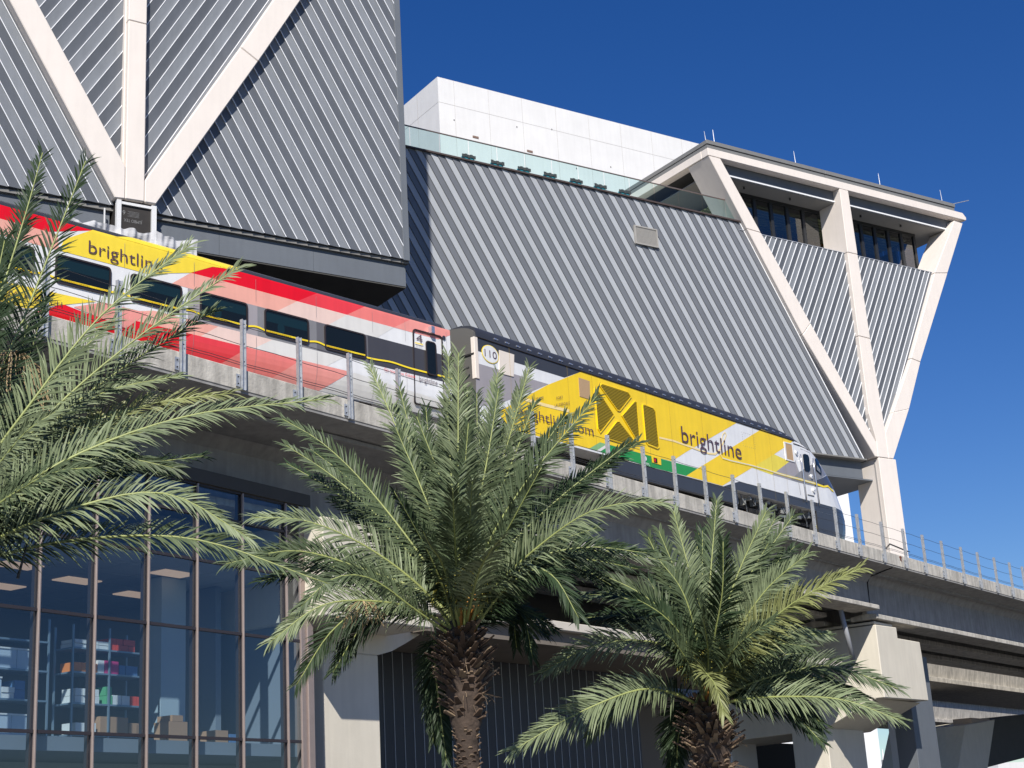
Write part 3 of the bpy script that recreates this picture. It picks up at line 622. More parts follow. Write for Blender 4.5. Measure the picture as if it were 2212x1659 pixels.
for a, b in zip(mu[:-1], mu[1:]):
    for c, d in zip(rows[:-1], rows[1:]):
        P = lambda s_, z_: CO+CU*s_+CV*(.02+random.uniform(-.002, .002))+Vector((0, 0, z_))
        m = MB(); m.face([P(a+.03, c+.03), P(b-.03, c+.03), P(b-.03, d-.03), P(a+.03, d-.03)]); m.build('glass_pane', G_CURT, shop, norm=False)
cbox(9.62, 9.85, -.12, .5, GZ, 8.95).build('corner_post', BRONZE, shop, bevel=.01)
cbox(-6, 9.85, -.1, .3, 8.97, 9.3).build('head_panel', SOFF, shop)
NAVY = mat('room_blue_wall', (.21, .245, .295), .8); CEIL = mat('ceiling_tile', (.40, .42, .44), .8)
cbox(-6, 10.3, .3, 9, 2.55, 2.85).build('floor_slab', NAVY, shop)
cbox(-6, 10.3, 8.8, 9, 2.9, 8).build('back_wall', NAVY, shop)
cbox(10.0, 10.2, .3, 8.8, GZ, 8).build('side_wall', NAVY, shop)
for i in range(13):
    for j in range(7):
        cbox(-6+i*1.22+.012, -6+(i+1)*1.22-.012, .35+j*1.2+.012, .35+(j+1)*1.2-.012, 7.12, 7.16).build('ceiling_tile', CEIL, shop)
cbox(-6, 10.2, .3, 9, 7.17, 7.25).build('ceiling_slab', DKMET, shop)
LP = mat('lit_ceiling_light', (.6, .48, .38), .5); LP.node_tree.nodes['Principled BSDF'].inputs['Emission Color'].default_value = (1, .66, .45, 1); LP.node_tree.nodes['Principled BSDF'].inputs['Emission Strength'].default_value = .35
for q in ((95, 558), (740, 717), (940, 602), (5, 670), (420, 640)):
    g_ = onZ(z8(*q), 7.1)-CO; s_ = g_.dot(CU)-.55; v_ = max(g_.dot(CV)-.3, .4)
    cbox(s_, s_+1.1, v_, v_+.6, 7.09, 7.117).build('ceiling_light', LP, shop)
cbox(6.75, 7.6, 2.2, 2.8, 2.85, 7.1).build('room_column', mat('room_column_grey', (.42, .5, .55), .7), shop)
cbox(8.9, 9.1, 2.4, 5, 2.85, 7.1).build('partition', NAVY, shop)
cbox(-6, 9.9, 2.5, 2.7, GZ, 2.5).build('lower_blind', mat('grey_blind', (.32, .34, .34), .8), shop)
# shelving racks with boxes
RACK = mat('rack_steel', (.25, .33, .4), .4, metal=.4)
BXM = {'white': mat('white_carton', (.75, .75, .73), .7), 'brown': mat('brown_carton', (.42, .25, .15), .8), 'orange': mat('orange_carton', (.8, .25, .06), .6), 'red': mat('red_carton', (.7, .08, .05), .6),
       'pink': mat('pink_carton', (.6, .05, .2), .6), 'clear plastic': mat('clear_tub', (.5, .58, .66), .35), 'green': mat('green_carton', (.12, .4, .2), .6), 'blue': mat('blue_carton', (.1, .2, .38), .6)}
def rack(s0, s1, v0, lab, levels, fill):
    r = empty('shelf_rack', tuple(CO+CU*((s0+s1)/2)+CV*v0+Vector((0, 0, 2.86))), lab, 'shelving')
    for a in (s0, (s0+s1)/2, s1):
        for b in (v0, v0+.6): cbox(a-.02, a+.02, b-.02, b+.02, 2.86, levels[-1]+.5).build('upright', RACK, r)
    for z_ in levels: cbox(s0+.03, s1-.03, v0-.01, v0+.61, z_-.04, z_).build('shelf', RACK, r)
    for li, (z_, items) in enumerate(zip(levels, fill)):
        x = s0+.08; cnt = {}
        for (c, wd_, ht_, n_) in items:
            for q in range(n_):
                if c == 'gap': x += wd_; continue
                stack = 1 if ht_ > .2 else 2
                for t_ in range(stack):
                    cnt[c] = cnt.get(c, 0)+1
                    jit = random.uniform(-.02, .02)
                    o = cbox(x+.005, x+wd_-.01, v0+.04+jit, v0+.5+jit, z_+.004+t_*(ht_+.004), z_+ht_+t_*(ht_+.004)).build('storage_tub' if c == 'clear plastic' else 'carton', BXM[c])
                    tag(o, '%s %s on the %s shelf of the %s rack, %s of its colour' % (c, 'storage tub' if c == 'clear plastic' else 'carton', ['lowest', 'second', 'third', 'top'][li], 'left' if s0 < 1 else 'right', nth[cnt[c]-1]), 'box', 'boxes stored on the racks inside the shop')
                    if c == 'clear plastic':
                        cbox(x, x+wd_-.005, v0+.02+jit, v0+.52+jit, z_+ht_+.0005+t_*(ht_+.004), z_+ht_+.0035+.03+t_*(ht_+.004)).build('lid', BXM['white'], o)
                x += wd_
rack(3.3, 5.5, 1.5, 'open steel shelf rack of coloured cartons behind the glass, right of the two', [3.05, 3.75, 4.45, 5.0],
     [[('gap', .1, 0, 1), ('white', .3, .26, 2), ('gap', .1, 0, 1), ('brown', .3, .42, 3), ('brown', .25, .3, 2)],
      [('gap', .05, 0, 1), ('white', .24, .16, 3), ('gap', .2, 0, 1), ('green', .2, .2, 1), ('white', .14, .22, 4), ('red', .2, .22, 2)],
      [('orange', .24, .21, 3), ('white', .2, .3, 1), ('pink', .22, .3, 2), ('blue', .2, .22, 3)],
      [('white', .36, .09, 3), ('red', .2, .14, 4)]])
rack(-.9, 2.6, 1.5, 'open steel shelf rack of clear storage tubs behind the glass, left of the two', [2.98, 3.75, 4.4, 5.05],
     [[('clear plastic', .5, .42, 6)], [('gap', .2, 0, 1), ('clear plastic', .5, .42, 4), ('white', .35, .12, 1), ('blue', .3, .2, 1)],
      [('clear plastic', .52, .42, 6)], [('white', .3, .12, 3), ('gap', .3, 0, 1), ('brown', .34, .3, 2)]])
for k, (a, wd_, ht_, c) in enumerate([(5.75, .6, .5, 'brown'), (5.85, .35, .14, 'brown'), (7.3, .45, .34, 'brown'), (7.8, .35, .26, 'blue')]):
    zb = 2.86 if k != 1 else 3.365
    tag(cbox(a, a+wd_, .9, 1.4, zb, zb+ht_).build('carton', BXM[c]), ['large brown carton on the shop floor beside the column', 'small brown carton on top of the large floor carton', 'brown carton on the floor right of the column', 'low blue carton at the right end of the floor row'][k], 'box')

# reflected apartment block to the right, outside the picture
apt = empty('apartment_block', (92, 22, GZ), 'beige apartment block with white balconies, seen reflected in the shop glass', 'building')
m = MB(); m.box(80, 100, 22.5, 34, GZ, 13.5); m.build('wall', mat('beige_render', (.5, .44, .34), .8), apt)
for lv in range(4):
    for yy in (23.5, 29.0):
        m = MB(); m.box(78.4, 80, yy, yy+4.6, .4+lv*3.1, .6+lv*3.1); m.build('balcony_slab', WSTUC, apt)
        m = MB(); m.box(78.4, 78.45, yy, yy+4.6, .65+lv*3.1, 1.5+lv*3.1); m.build('balcony_rail', mat('balcony_rail_grey', (.6, .6, .58), .5), apt)
        m = MB(); m.box(79.9, 79.99, yy+.6, yy+3.8, .65+lv*3.1, 2.9+lv*3.1); m.build('balcony_door', mat('dark_window', (.04, .05, .06), .1), apt)

# ================================================================== TRAIN
fB = fr(2700, 1600, 2.765); fA = fr(2000, 1400, 2.765); fC = fr(1400, 1200, 2.765); fD = fr(700, 1000, 2.765); fE = fr(0, 800, 2.765)
class Car:
    """a rail car: side panel coordinates s (along) and z; surface() gives the curved shell"""
    def __init__(c, p0, yaw, off, hw=1.5): 
        c.p0 = Vector(p0); a = R_(yaw); c.u = Vector((math.cos(a), math.sin(a), 0)); c.n = Vector((-c.u.y, c.u.x, 0)); c.hw = hw
    def inset(c, s_, z_): return 0
    def M(c, s_, z_, out=0.): return c.p0+c.u*s_+c.n*(c.inset(s_, z_)-out)+Vector((0, 0, z_))
    def sz(c, p):
        off = 0
        for _ in range(14):
            q = onP(p, c.p0+c.n*off, c.n); s_ = (q-c.p0).dot(c.u); z_ = q.z; off = .5*off+.5*min(c.inset(s_, z_), 1.4)
        return (s_, z_)
def livery(car, parent, f, pts, mt, layer=1, name='livery_panel', zb=None, sb=None, raw=False):
    poly = [car.sz(f(*p)) for p in pts] if not raw else pts
    return livery_poly(car, parent, poly, mt, layer, name)
def livery_poly(car, parent, poly, mt, layer=1, name='livery_panel'):
    mb = MB(); zs = car.zb; ss = car.sb
    for a, b in zip(zs[:-1], zs[1:]):
        q = clip(clip(poly, 0, -1, -a), 0, 1, b)
        if len(q) < 3: continue
        for c_, d_ in zip(ss[:-1], ss[1:]):
            r = clip(clip(q, -1, 0, -c_), 1, 0, d_)
            if len(r) >= 3 and area(r) > 1e-6: mb.face([car.M(x, z_, .004*layer) for x, z_ in r])
    return mb.build(name, mt, parent, norm=False) if mb.f else None
def tri_livery(car, parent, f, pts, mt, layer=1, name='livery_panel'):
    from mathutils.geometry import tessellate_polygon
    poly = [car.sz(f(*p)) for p in pts]
    tr = tessellate_polygon([[Vector((a, b, 0)) for a, b in poly]])
    mb = MB(); zs = car.zb; ss = car.sb
    for t in tr:
        tp = [poly[i] for i in t]
        for a, b in zip(zs[:-1], zs[1:]):
            q = clip(clip(tp, 0, -1, -a), 0, 1, b)
            if len(q) < 3: continue
            for c_, d_ in zip(ss[:-1], ss[1:]):
                r = clip(clip(q, -1, 0, -c_), 1, 0, d_)
                if len(r) >= 3 and area(r) > 1e-6: mb.face([car.M(x, z_, .004*layer) for x, z_ in r])
    return mb.build(name, mt, parent, norm=False) if mb.f else None
def ribbon(car, parent, pts, wd_, mt, layer, name='gold_line'):
    mb = MB()
    for k in range(len(pts)-1):
        (a, b), (c_, d_) = pts[k], pts[k+1]
        mb.face([car.M(a, b-wd_/2, .004*layer), car.M(c_, d_-wd_/2, .004*layer), car.M(c_, d_+wd_/2, .004*layer), car.M(a, b+wd_/2, .004*layer)])
    return mb.build(name, mt, parent, norm=False)
def paint(name, c, rough=.3): return mat(name, c, rough, var=.07, vscale=1.3, coat=.3, streak=.05)
P_WHITE = paint('train_white', (.80, .80, .80)); P_YEL = paint('train_yellow', (.95, .65, .01)); P_YEL2 = paint('train_light_yellow', (.86, .70, .06)); P_YEL3 = paint('coach_yellow', (.93, .70, .05))
P_RED = paint('train_red', (.80, .005, .012)); P_COR = paint('train_coral', (.84, .055, .065)); P_SAL = paint('train_salmon', (.86, .22, .19)); P_SAL2 = paint('train_pale_salmon', (.86, .33, .28))
P_PEA = paint('train_peach', (.86, .42, .33)); P_LPE = paint('train_light_peach', (.84, .62, .54)); P_OFF = paint('train_off_white', (.74, .72, .68))
P_G1 = paint('train_mid_grey', (.24, .235, .24)); P_G2 = paint('train_grey', (.15, .145, .15)); P_G3 = paint('train_dark_grey', (.065, .062, .066)); P_ROOF = mat('train_roof_navy', (.04, .042, .052), .38, var=.1, vscale=2)
P_SLATE = paint('train_slate', (.05, .05, .053)); P_GRN = paint('train_green', (.03, .30, .06)); P_LGRN = paint('train_light_green', (.25, .48, .2)); P_LIL = paint('train_lilac_grey', (.36, .33, .34)); P_PUR = mat('lettering_purple', (.085, .045, .07), .5); P_GOLD = mat('gold_line_yellow', (.95, .72, .03), .4)
P_PALE = paint('train_pale_gold', (.95, .75, .35)); P_GLS = mat('train_window_glass', (.008, .012, .015), .08, spec=.3); P_GLS2 = mat('train_blind_teal', (.009, .024, .028), .12); P_FRM = mat('rubber_frame', (.03, .022, .022), .5)
P_TAN = mat('tan_filter', (.45, .30, .17), .8, var=.1, vscale=20); P_UND = mat('underframe_black', (.02, .019, .018), .7, var=.4, vscale=6); P_CHR = mat('brushed_steel', (.62, .62, .64), .25, metal=.8); P_MESH = mat('grille_olive', (.20, .15, .01), .7)
def cubic(a, b, c): return a+(b-a)*c
# ---------------- coach
coach = Car((15.58, 36.44, 0), 13.56, 0)
def ci(s_, z_):
    r = 0
    if z_ > 15.5: q = min((z_-15.5)/.46, 1); r = 1.5*(1-max(0, 1-q**3)**(1/3))
    if z_ < 13.5: r = .16*((13.5-z_)/.75)**2
    return r
coach.inset = ci
coach.zb = [12.7, 12.85, 13.0, 13.15, 13.3, 13.45, 13.6, 15.5, 15.56, 15.602, 15.62, 15.68, 15.74, 15.8, 15.86, 15.9, 15.93, 15.95]; coach.sb = [-16, 8.46]
CE = 8.45; CS = -15.9
ch = empty('passenger_coach', tuple(coach.M(-3, 11.4)+coach.n*1.5), 'long passenger coach in red, coral, peach and yellow livery behind the locomotive', 'train coach')
def shell(car, s0, s1, zs, parent, mt, name='body', w=3.0):
    mb = MB(); ring = []
    for z_ in zs: ring.append(car.inset(0, z_))
    for k in range(len(zs)-1):
        a, b = zs[k], zs[k+1]
        for sd in (0, 1):
            f_ = (lambda s_, z_: car.p0+car.u*s_+car.n*(car.inset(0, z_) if sd == 0 else w-car.inset(0, z_))+Vector((0, 0, z_)))
            mb.face([f_(s0, a), f_(s1, a), f_(s1, b), f_(s0, b)])
    for s_ in (s0, s1):
        near = [car.p0+car.u*s_+car.n*car.inset(0, z_)+Vector((0, 0, z_)) for z_ in zs]
        far = [car.p0+car.u*s_+car.n*(w-car.inset(0, z_))+Vector((0, 0, z_)) for z_ in zs]
        mb.face(near+far[::-1])
    zt = zs[-1]; zb_ = zs[0]
    for z_ in (zt, zb_):
        i_ = car.inset(0, z_)
        mb.face([car.p0+car.u*a+car.n*b+Vector((0, 0, z_)) for a, b in ((s0, i_), (s1, i_), (s1, w-i_), (s0, w-i_))])
    return mb.build(name, mt, parent)
czs = [12.72, 12.9, 13.1, 13.3, 13.5, 14.5, 15.5, 15.56, 15.62, 15.68, 15.74, 15.80, 15.86, 15.90, 15.93, 15.95]
shell(coach, CS, CE, [z for z in czs if z < 15.6]+[15.6], ch, [P_WHITE])
shell(coach, CS, CE-.3, [15.602]+[z for z in czs if z > 15.61], ch, P_ROOF, 'roof')
# navy roof skin on the near side and top
def zat(line, s_):
    return line[0]+(line[1]-line[0])*s_

m = MB(); m.prism([coach.M(CS, 15.952)+coach.n*0, coach.M(CE-.6, 15.952), coach.M(CE-.6, 15.952)+coach.n*.9, coach.M(CS, 15.952)+coach.n*.9], (0, 0, .03)); m.build('roof_cap', P_ROOF, ch)
for s_ in (3.05, 3.07): ribbon(coach, ch, [(s_, 15.61), (s_+.03, 15.8), (s_-.05, 15.95)], .03, BLACK, 2, 'roof_seam')
L = lambda f, pts, mt, l=1: tri_livery(coach, ch, f, pts, mt, l)
TOP = 15.615
def LP_(pts, mt, l=1, name='livery_panel'): return livery_poly(coach, ch, pts, mt, l, name)
c = lambda f, x, y: coach.sz(f(x, y))
# upper band (z ~15.23..15.61)
def topz(s_): return 15.605
r1a = c(fD, 1515, 445); r1b = c(fD, 1300, 515); r1c = c(fD, 540, 315); r1d = c(fD, 140, 205); r1e = c(fD, 375, 140)
z_r = r1b[1]
r2a = c(fD, 2035, 590); r2b = c(fD, 1840, 658); r3a = c(fC, 600, 178); r3b = c(fC, 415, 245)
LP_([(r1d[0], r1d[1]), (r1c[0], z_r), (r1b[0], z_r), (r1a[0], TOP), (r1e[0]+.35, TOP), (r1e[0], r1e[1])], P_RED)
LP_([(r1b[0], z_r), (r2b[0], z_r), (r2a[0], TOP), (r1a[0], TOP)], P_COR)
LP_([(r2b[0], z_r), (r3b[0], z_r), (r3a[0], TOP), (r2a[0], TOP)], P_SAL)
LP_([(r3b[0], z_r), (c(fC, 900, 378)[0], c(fC, 900, 378)[1]), (CE, c(fC, 1020, 330)[1]), (CE, TOP), (r3a[0], TOP)], P_SAL2)
# second row down to the window band
z_w = c(fD, 1500, 735)[1]
pz = c(fD, 1300, 515)[0]; pq_ = c(fD, 1075, 597)[0]; wz = c(fD, 1640, 735)[0]; xz = c(fC, -330, 180)[0]
LP_([(r1d[0]-.6, z_w), (pq_, z_w), (r1b[0], z_r), (r1c[0], z_r), (r1d[0], r1d[1])], P_PEA)
LP_([(pq_, z_w), (wz, z_w), (r2b[0], z_r), (r1b[0], z_r)], P_LPE)
LP_([(wz, z_w), (wz+(wz-pq_), z_w), (r3b[0], z_r), (r2b[0], z_r)], P_OFF)
# window band in greys
zb0 = 13.86
seg = [(-1.35, .95, P_LIL, ), (.95, 3.05, P_G1), (3.05, 5.0, P_G2), (5.0, CE, P_G3)]
for a, b, mt in seg: LP_([(a, zb0), (b, zb0), (b, z_w), (a, z_w)], mt)
# lower rows
z_m = c(fD, 1340, 1155)[1]; z_lo = 12.74
g = lambda x, y: c(fD, x, y)[0]
LP_([(-4.0, z_m), (g(250, 860), z_m), (g(440, 790), zb0), (-2.4, zb0)], P_PEA)
LP_([(g(250, 860), z_m), (g(820, 1020), z_m), (g(1030, 945), zb0), (g(440, 790), zb0)], P_LPE)
LP_([(g(820, 1020), z_m), (g(820, 1020)+2.6, z_m), (g(1030, 945)+2.6, zb0), (g(1030, 945), zb0)], P_OFF)
e0_, e1_, e2_ = g(65, 920), g(410, 1165), g(1010, 1295); e3_ = g(1550, 1425)
LP_([(-6.2, z_lo), (e0_-.7, z_lo), (g(160, 885), z_m), (-4.0, z_m)], P_RED)
LP_([(e0_-.7, z_lo), (e1_, z_lo), (g(770, 1025), z_m), (g(160, 885), z_m)], P_COR)
LP_([(e1_, z_lo), (e2_, z_lo), (g(1340, 1155), z_m), (g(770, 1025), z_m)], P_SAL)
LP_([(e2_, z_lo), (e3_, z_lo), (g(1890, 1285), z_m), (g(1340, 1155), z_m)], P_SAL2)
LP_([(e3_, z_lo), (CE, z_lo), (CE, 13.2), (g(1890, 1285)+.1, z_m)], P_OFF)
# yellow part
yu = [c(fE, *q) for q in ((640, 556), (700, 395), (1010, 325))]; yl = c(fE, 1420, 750)
LP_([(yu[0][0], 14.83), (yl[0]+.5, 14.83), (r1d[0], r1d[1]), (r1e[0], r1e[1]), (r1e[0]+.75, TOP+.02), (yu[2][0], TOP+.02), (yu[1][0], yu[1][1])], P_YEL3, 2)
LP_([(yu[2][0]+.55, TOP-.03), (r1e[0]+.75, TOP-.03), (r1e[0]+1.0, 15.76), (r1e[0]+.3, 15.9), (yu[2][0]+1.6, 15.9)], P_YEL3, 2)
LP_([(-7.2, 13.65), (c(fE, 1050, 1020)[0], 13.72), (c(fE, 670, 1110)[0], 13.42), (-6.9, 12.85), (-7.2, 12.85)], P_YEL3, 2)
LP_([(-9, 15.25), (yu[0][0]-.3, 15.25), (yu[2][0], TOP), (-9, TOP)], P_RED)
LP_([(-9, 14.83), (yu[0][0], 14.83), (yu[0][0]-.05, 15.25), (-9, 15.25)], P_PEA)
LP_([(-12, 13.65), (-7.2, 13.65), (-7.2, 12.85), (-12, 12.85)], P_YEL3)
LP_([(c(fE, 680, 1112)[0], 13.45), (-3.2, 13.2), (-3.9, z_lo), (-6.4, z_lo)], P_RED, 2)
LP_([(c(fE, 800, 1120)[0], 13.44), (-3.9, 13.75), (-2.6, 13.75), (-3.2, 13.21)], P_SAL2, 2)
# gold line running through the band
gl = []
for k in range(300):
    s_ = -12+k*.0683
    if s_ > CE: break
    ph = (s_+.97+2.15*8) % 2.15
    zz = 14.075 if ph < 1.6 else 14.075+.045*math.sin((ph-1.6)/.55*math.pi)
    if s_ > 4.9: zz = 14.02+.05*math.exp(-((s_-5.9)/.5)**2)
    gl.append((s_, zz))
ribbon(coach, ch, gl, .05, P_GOLD, 6)
# windows
def rrect(car, s0, s1, z0, z1, r, n=4):
    pts = []
    for cx, cz, a0 in ((s1-r, z0+r, -90), (s1-r, z1-r, 0), (s0+r, z1-r, 90), (s0+r, z0+r, 180)):
        for k in range(n+1):
            a = R_(a0+90*k/n); pts.append((cx+r*math.cos(a), cz+r*math.sin(a)))
    return pts
def panel(car, poly, out, th, mt, name, parent):
    m = MB(); m.prism([car.M(a, b, out) for a, b in poly], car.n*th); return m.build(name, mt, parent)
def ring(car, outer, inner, out, th, mt, name, parent):
    m = MB(); n = len(outer)
    for k in range(n):
        j = (k+1) % n
        m.prism([car.M(*outer[k], out), car.M(*outer[j], out), car.M(*inner[j], out), car.M(*inner[k], out)], car.n*th)
    return m.build(name, mt, parent)
for k in range(-6, 3):
    s0_ = -.97+2.15*k; s1_ = s0_+1.58
    if s1_ > CE: break
    o_ = rrect(coach, s0_, s1_, 13.96, 14.73, .11); i_ = rrect(coach, s0_+.045, s1_-.045, 14.005, 14.685, .08)
    wn = panel(coach, i_, .02, .015, P_GLS, 'window', ch)
    ring(coach, o_, i_, .035, .03, P_FRM, 'frame', wn)
    if k < 2:
        panel(coach, [(s0_+.07, 14.36), (s1_-.07, 14.36), (s1_-.07, 14.62), (s0_+.07, 14.62)], .0215, .0012, P_GLS2, 'blind', wn)
    if k in (0, 1, -3): 
        panel(coach, rrect(coach, s0_+.45, s0_+.7, 14.1, 14.38, .1), .0225, .0008, P_GLS2, 'seat_headrest', wn)
    panel(coach, [(s0_+.06, 14.05), (s1_-.06, 14.05), (s1_-.06, 14.09), (s0_+.06, 14.09)], .024, .003, P_GOLD, 'gold_line', wn)
# door near the end
do = rrect(coach, 6.82, 8.08, 12.95, 15.33, .12)
di = rrect(coach, 6.86, 8.04, 12.99, 15.29, .09)
dr = ring(coach, do, di, .045, .03, P_FRM, 'door', ch)
dwo = rrect(coach, 7.33, 7.78, 13.96, 15.05, .12); dwi = rrect(coach, 7.37, 7.74, 14.0, 15.01, .09)
panel(coach, dwi, .046, .012, P_GLS, 'door_window', dr); ring(coach, dwo, dwi, .056, .02, P_FRM, 'window_frame', dr)
panel(coach, [(7.5, 15.30), (7.64, 15.30), (7.64, 15.52), (7.5, 15.52)], .16, .15, P_CHR, 'camera_housing', ch)
cc = c(fC, 957, 362)
panel(coach, rrect(coach, cc[0]-.07, cc[0]+.07, cc[1]-.07, cc[1]+.07, .069, 5), .03, .02, MATS['train_roof_navy'], 'status_light', ch)
for s_ in (-7.8, -3.4, 2.92, 5.15, 6.45): ribbon(coach, ch, [(s_, 12.9), (s_+.006, 13.8)], .0, JOINT, 3, 'seam') if 0 else None
cfn = lambda s_, z_: coach.M(s_, z_, .03)
place_text('4', cfn, 6.96, 7.22, 14.93, .27, MATS['lettering_purple'], ch)
m = MB(); m.face([coach.M(6.90, 14.87, .03), coach.M(7.24, 14.87, .03), coach.M(7.24, 14.90, .03), coach.M(6.90, 14.90, .03)]); m.build('underline', P_GOLD, ch, norm=False)
place_text('All Seats', cfn, 6.93, 7.2, 14.79, .05, PGREY, ch)
place_text('brightline', cfn, 7.02, 7.78, 13.68, .17, P_PUR, ch)
place_text('Go ocean line Cabana', cfn, 5.6, 6.85, 13.74, .10, P_RED, ch)
bz = coach.sz(fE(960, 540)); bt = coach.sz(fE(990, 410)); be = coach.sz(fE(1760, 740))
place_text('brightline', cfn, -4.36, -2.17, 14.97, .36, P_PUR, ch)
pc = coach.sz(fE(500, 1095))
place_text('WEST PALM BEACH', cfn, pc[0]-1.75, pc[0]+.42, pc[1], .13, P_PUR, ch)
m = MB()
for s_ in (-14.2, -9.9, -7.62, -5.47, -3.32, -1.17, .88, 3.03, 5.18, 6.5, 8.25):
    for za, zb_2 in ((12.75, 12.9), (12.9, 13.2), (13.2, 13.5), (13.5, 13.84), (14.85, 15.5)): m.face([coach.M(s_, za, .03), coach.M(s_+.008, za, .03), coach.M(s_+.008, zb_2, .03), coach.M(s_, zb_2, .03)])
m.build('panel_seams', mat('seam_grey', (.28, .26, .26), .6), ch, norm=False)
# underframe, bogie
def cbx(car, a, b, c_, d_, e, f_, mb=None): m = mb or MB(); m.obox(car.p0, car.u, car.n, a, b, c_, d_, e, f_); return m
cbx(coach, CS, 5.3, .25, 2.75, 12.2, 12.715).build('underframe', P_UND, ch)
for a in (-.2, 2.2, 3.6): cbx(coach, a, a+1.1, .12, .2, 12.3, 12.70).build('equipment_box', P_SLATE, ch)
def bogie(car, s_, parent, zc, L_=2.6):
    b = cbx(car, s_-L_/2, s_+L_/2, .35, .5, zc+.1, zc+.35).build('bogie_frame', P_UND, parent)
    for dx in (-L_*.38, L_*.38):
        m = MB(); m.disc(car.p0+car.u*(s_+dx)+car.n*.55+Vector((0, 0, zc)), car.n, .46, .13, 24); m.build('wheel', MATS['rail_steel'], b)
        m = MB(); m.disc(car.p0+car.u*(s_+dx)+car.n*.28+Vector((0, 0, zc)), car.n, .16, .1, 12); m.build('axle_box', P_CHR if dx < 0 else CONCG, b)
    for dx in (-.55, .0, .5):
        m = MB(); pts = []
        for k in range(40): a = k*.9; pts.append(car.p0+car.u*(s_+dx+.09*math.cos(a))+car.n*(.3+.09*math.sin(a))+Vector((0, 0, zc+.2+k*.012)))
        m.tube(pts, .018, 4); m.build('coil_spring', P_UND, b)
    m = MB(); m.bar(car.p0+car.u*(s_-.9)+car.n*.22+Vector((0, 0, zc+.55)), car.p0+car.u*(s_-.2)+car.n*.22+Vector((0, 0, zc+.28)), .12); m.build('damper', mat('bogie_grey', (.16, .17, .18), .5), b)
    m = MB(); m.bar(car.p0+car.u*(s_+.4)+car.n*.2+Vector((0, 0, zc+.3)), car.p0+car.u*(s_+1.2)+car.n*.2+Vector((0, 0, zc+.36)), .10); m.build('damper', MATS['bogie_grey'], b)
    return b
bogie(coach, 6.6, ch, 11.95); bogie(coach, -10.5, ch, 11.95)

# ---------------- locomotive
loco = Car((24.87, 38.60, 0), 17.43, 0)
def interp(tab, x):
    if x <= tab[0][0]: return tab[0][1]
    for (a, b), (c_, d_) in zip(tab[:-1], tab[1:]):
        if x <= c_: return b+(d_-b)*(x-a)/(c_-a)
    return tab[-1][1]
SOUT = [(11.1, 22.9), (11.6, 23.45), (11.92, 23.8), (12.3, 24.0), (12.67, 24.08), (13.18, 23.95), (13.79, 23.62), (14.2, 23.3), (14.64, 22.9), (14.91, 22.58), (15.2, 22.2), (15.39, 21.9), (15.55, 21.4), (15.65, 20.9), (15.75, 20.5), (15.85, 20.0), (16.0, 18.8), (16.1, 17.0)]
NA, HW = 2.6, 1.5
def ri_(z_):
    if z_ <= 15.6: return 0
    q = min((z_-15.6)/.52, 1); return 1.5*(1-max(0, 1-q**4)**.25)
def li(s_, z_):
    r = ri_(z_); s0_ = interp(SOUT, z_)-.93; h = HW-r
    if s_ > s0_:
        t = min((s_-s0_)/NA, 1); r += h*(1-math.sqrt(max(0, 1-t*t)))
    return r
loco.inset = li
loco.zb = [11.15+.15*k for k in range(30)]+[15.55, 15.61, 15.65, 15.7, 15.75, 15.8, 15.85, 15.9, 15.95, 16.0, 16.04, 16.08, 16.1]
loco.sb = [-1, 20.0]+[20.0+.2*k for k in range(1, 27)]
lc = empty('locomotive', tuple(loco.M(12, 11.4)+loco.n*1.5), 'yellow and white streamlined diesel locomotive with purple lettering on its side', 'locomotive')
# shell by levels
lz = [12.79, 12.9, 13.2, 13.5, 13.8, 14.1, 14.4, 14.7, 14.9, 15.1, 15.25, 15.4, 15.5, 15.6, 15.66, 15.72, 15.78, 15.84, 15.9, 15.95, 16.0, 16.04, 16.07, 16.09, 16.105]
def loco_ring(z_, x=0):
    s0_ = interp(SOUT, z_)-.93; pts = [(0, ri_(z_)), (s0_*.5, ri_(z_)), (s0_, ri_(z_))]; h = HW-ri_(z_)
    for k in range(1, 17):
        a = math.pi*k/16; pts.append((s0_+NA*math.sin(a), ri_(z_)+h*(1-math.cos(a))))
    pts += [(s0_*.5, 3-ri_(z_)), (0, 3-ri_(z_))]
    return [loco.p0+loco.u*a+loco.n*b+Vector((0, 0, z_)) for a, b in pts]
mb = MB()
def loft(mb, zl, ringf):
    rg = [ringf(z_) for z_ in zl]
    for a, b in zip(rg[:-1], rg[1:]):
        for k in range(len(a)):
            j = (k+1) % len(a); mb.face([a[k], a[j], b[j], b[k]])
    mb.face(rg[-1]); mb.face(rg[0][::-1])
loft(mb, [z for z in lz if z < 15.59]+[15.6], loco_ring); bd = mb.build('body', P_WHITE, lc, smooth=False)
mb = MB(); loft(mb, [15.602]+[z for z in lz if z > 15.61], loco_ring); mb.build('roof', P_ROOF, lc)
# nose skirt / lower nose
def nose_ring(z_):
    s0_ = interp(SOUT, z_)-.93; pts = [(21.6, .0)]; pts.append((s0_, 0))
    for k in range(1, 17):
        a = math.pi*k/16; pts.append((s0_+NA*math.sin(a), HW*(1-math.cos(a))))
    pts.append((21.6, 3.0))
    return [loco.p0+loco.u*a+loco.n*b+Vector((0, 0, z_)) for a, b in pts]
mb = MB(); loft(mb, [11.15, 11.4, 11.7, 12.0, 12.3, 12.6, 12.789], nose_ring); mb.build('nose_skirt', P_SLATE, lc)
LL = lambda f, pts, mt, l=1, nm='livery_panel': tri_livery(loco, lc, f, pts, mt, l, nm)
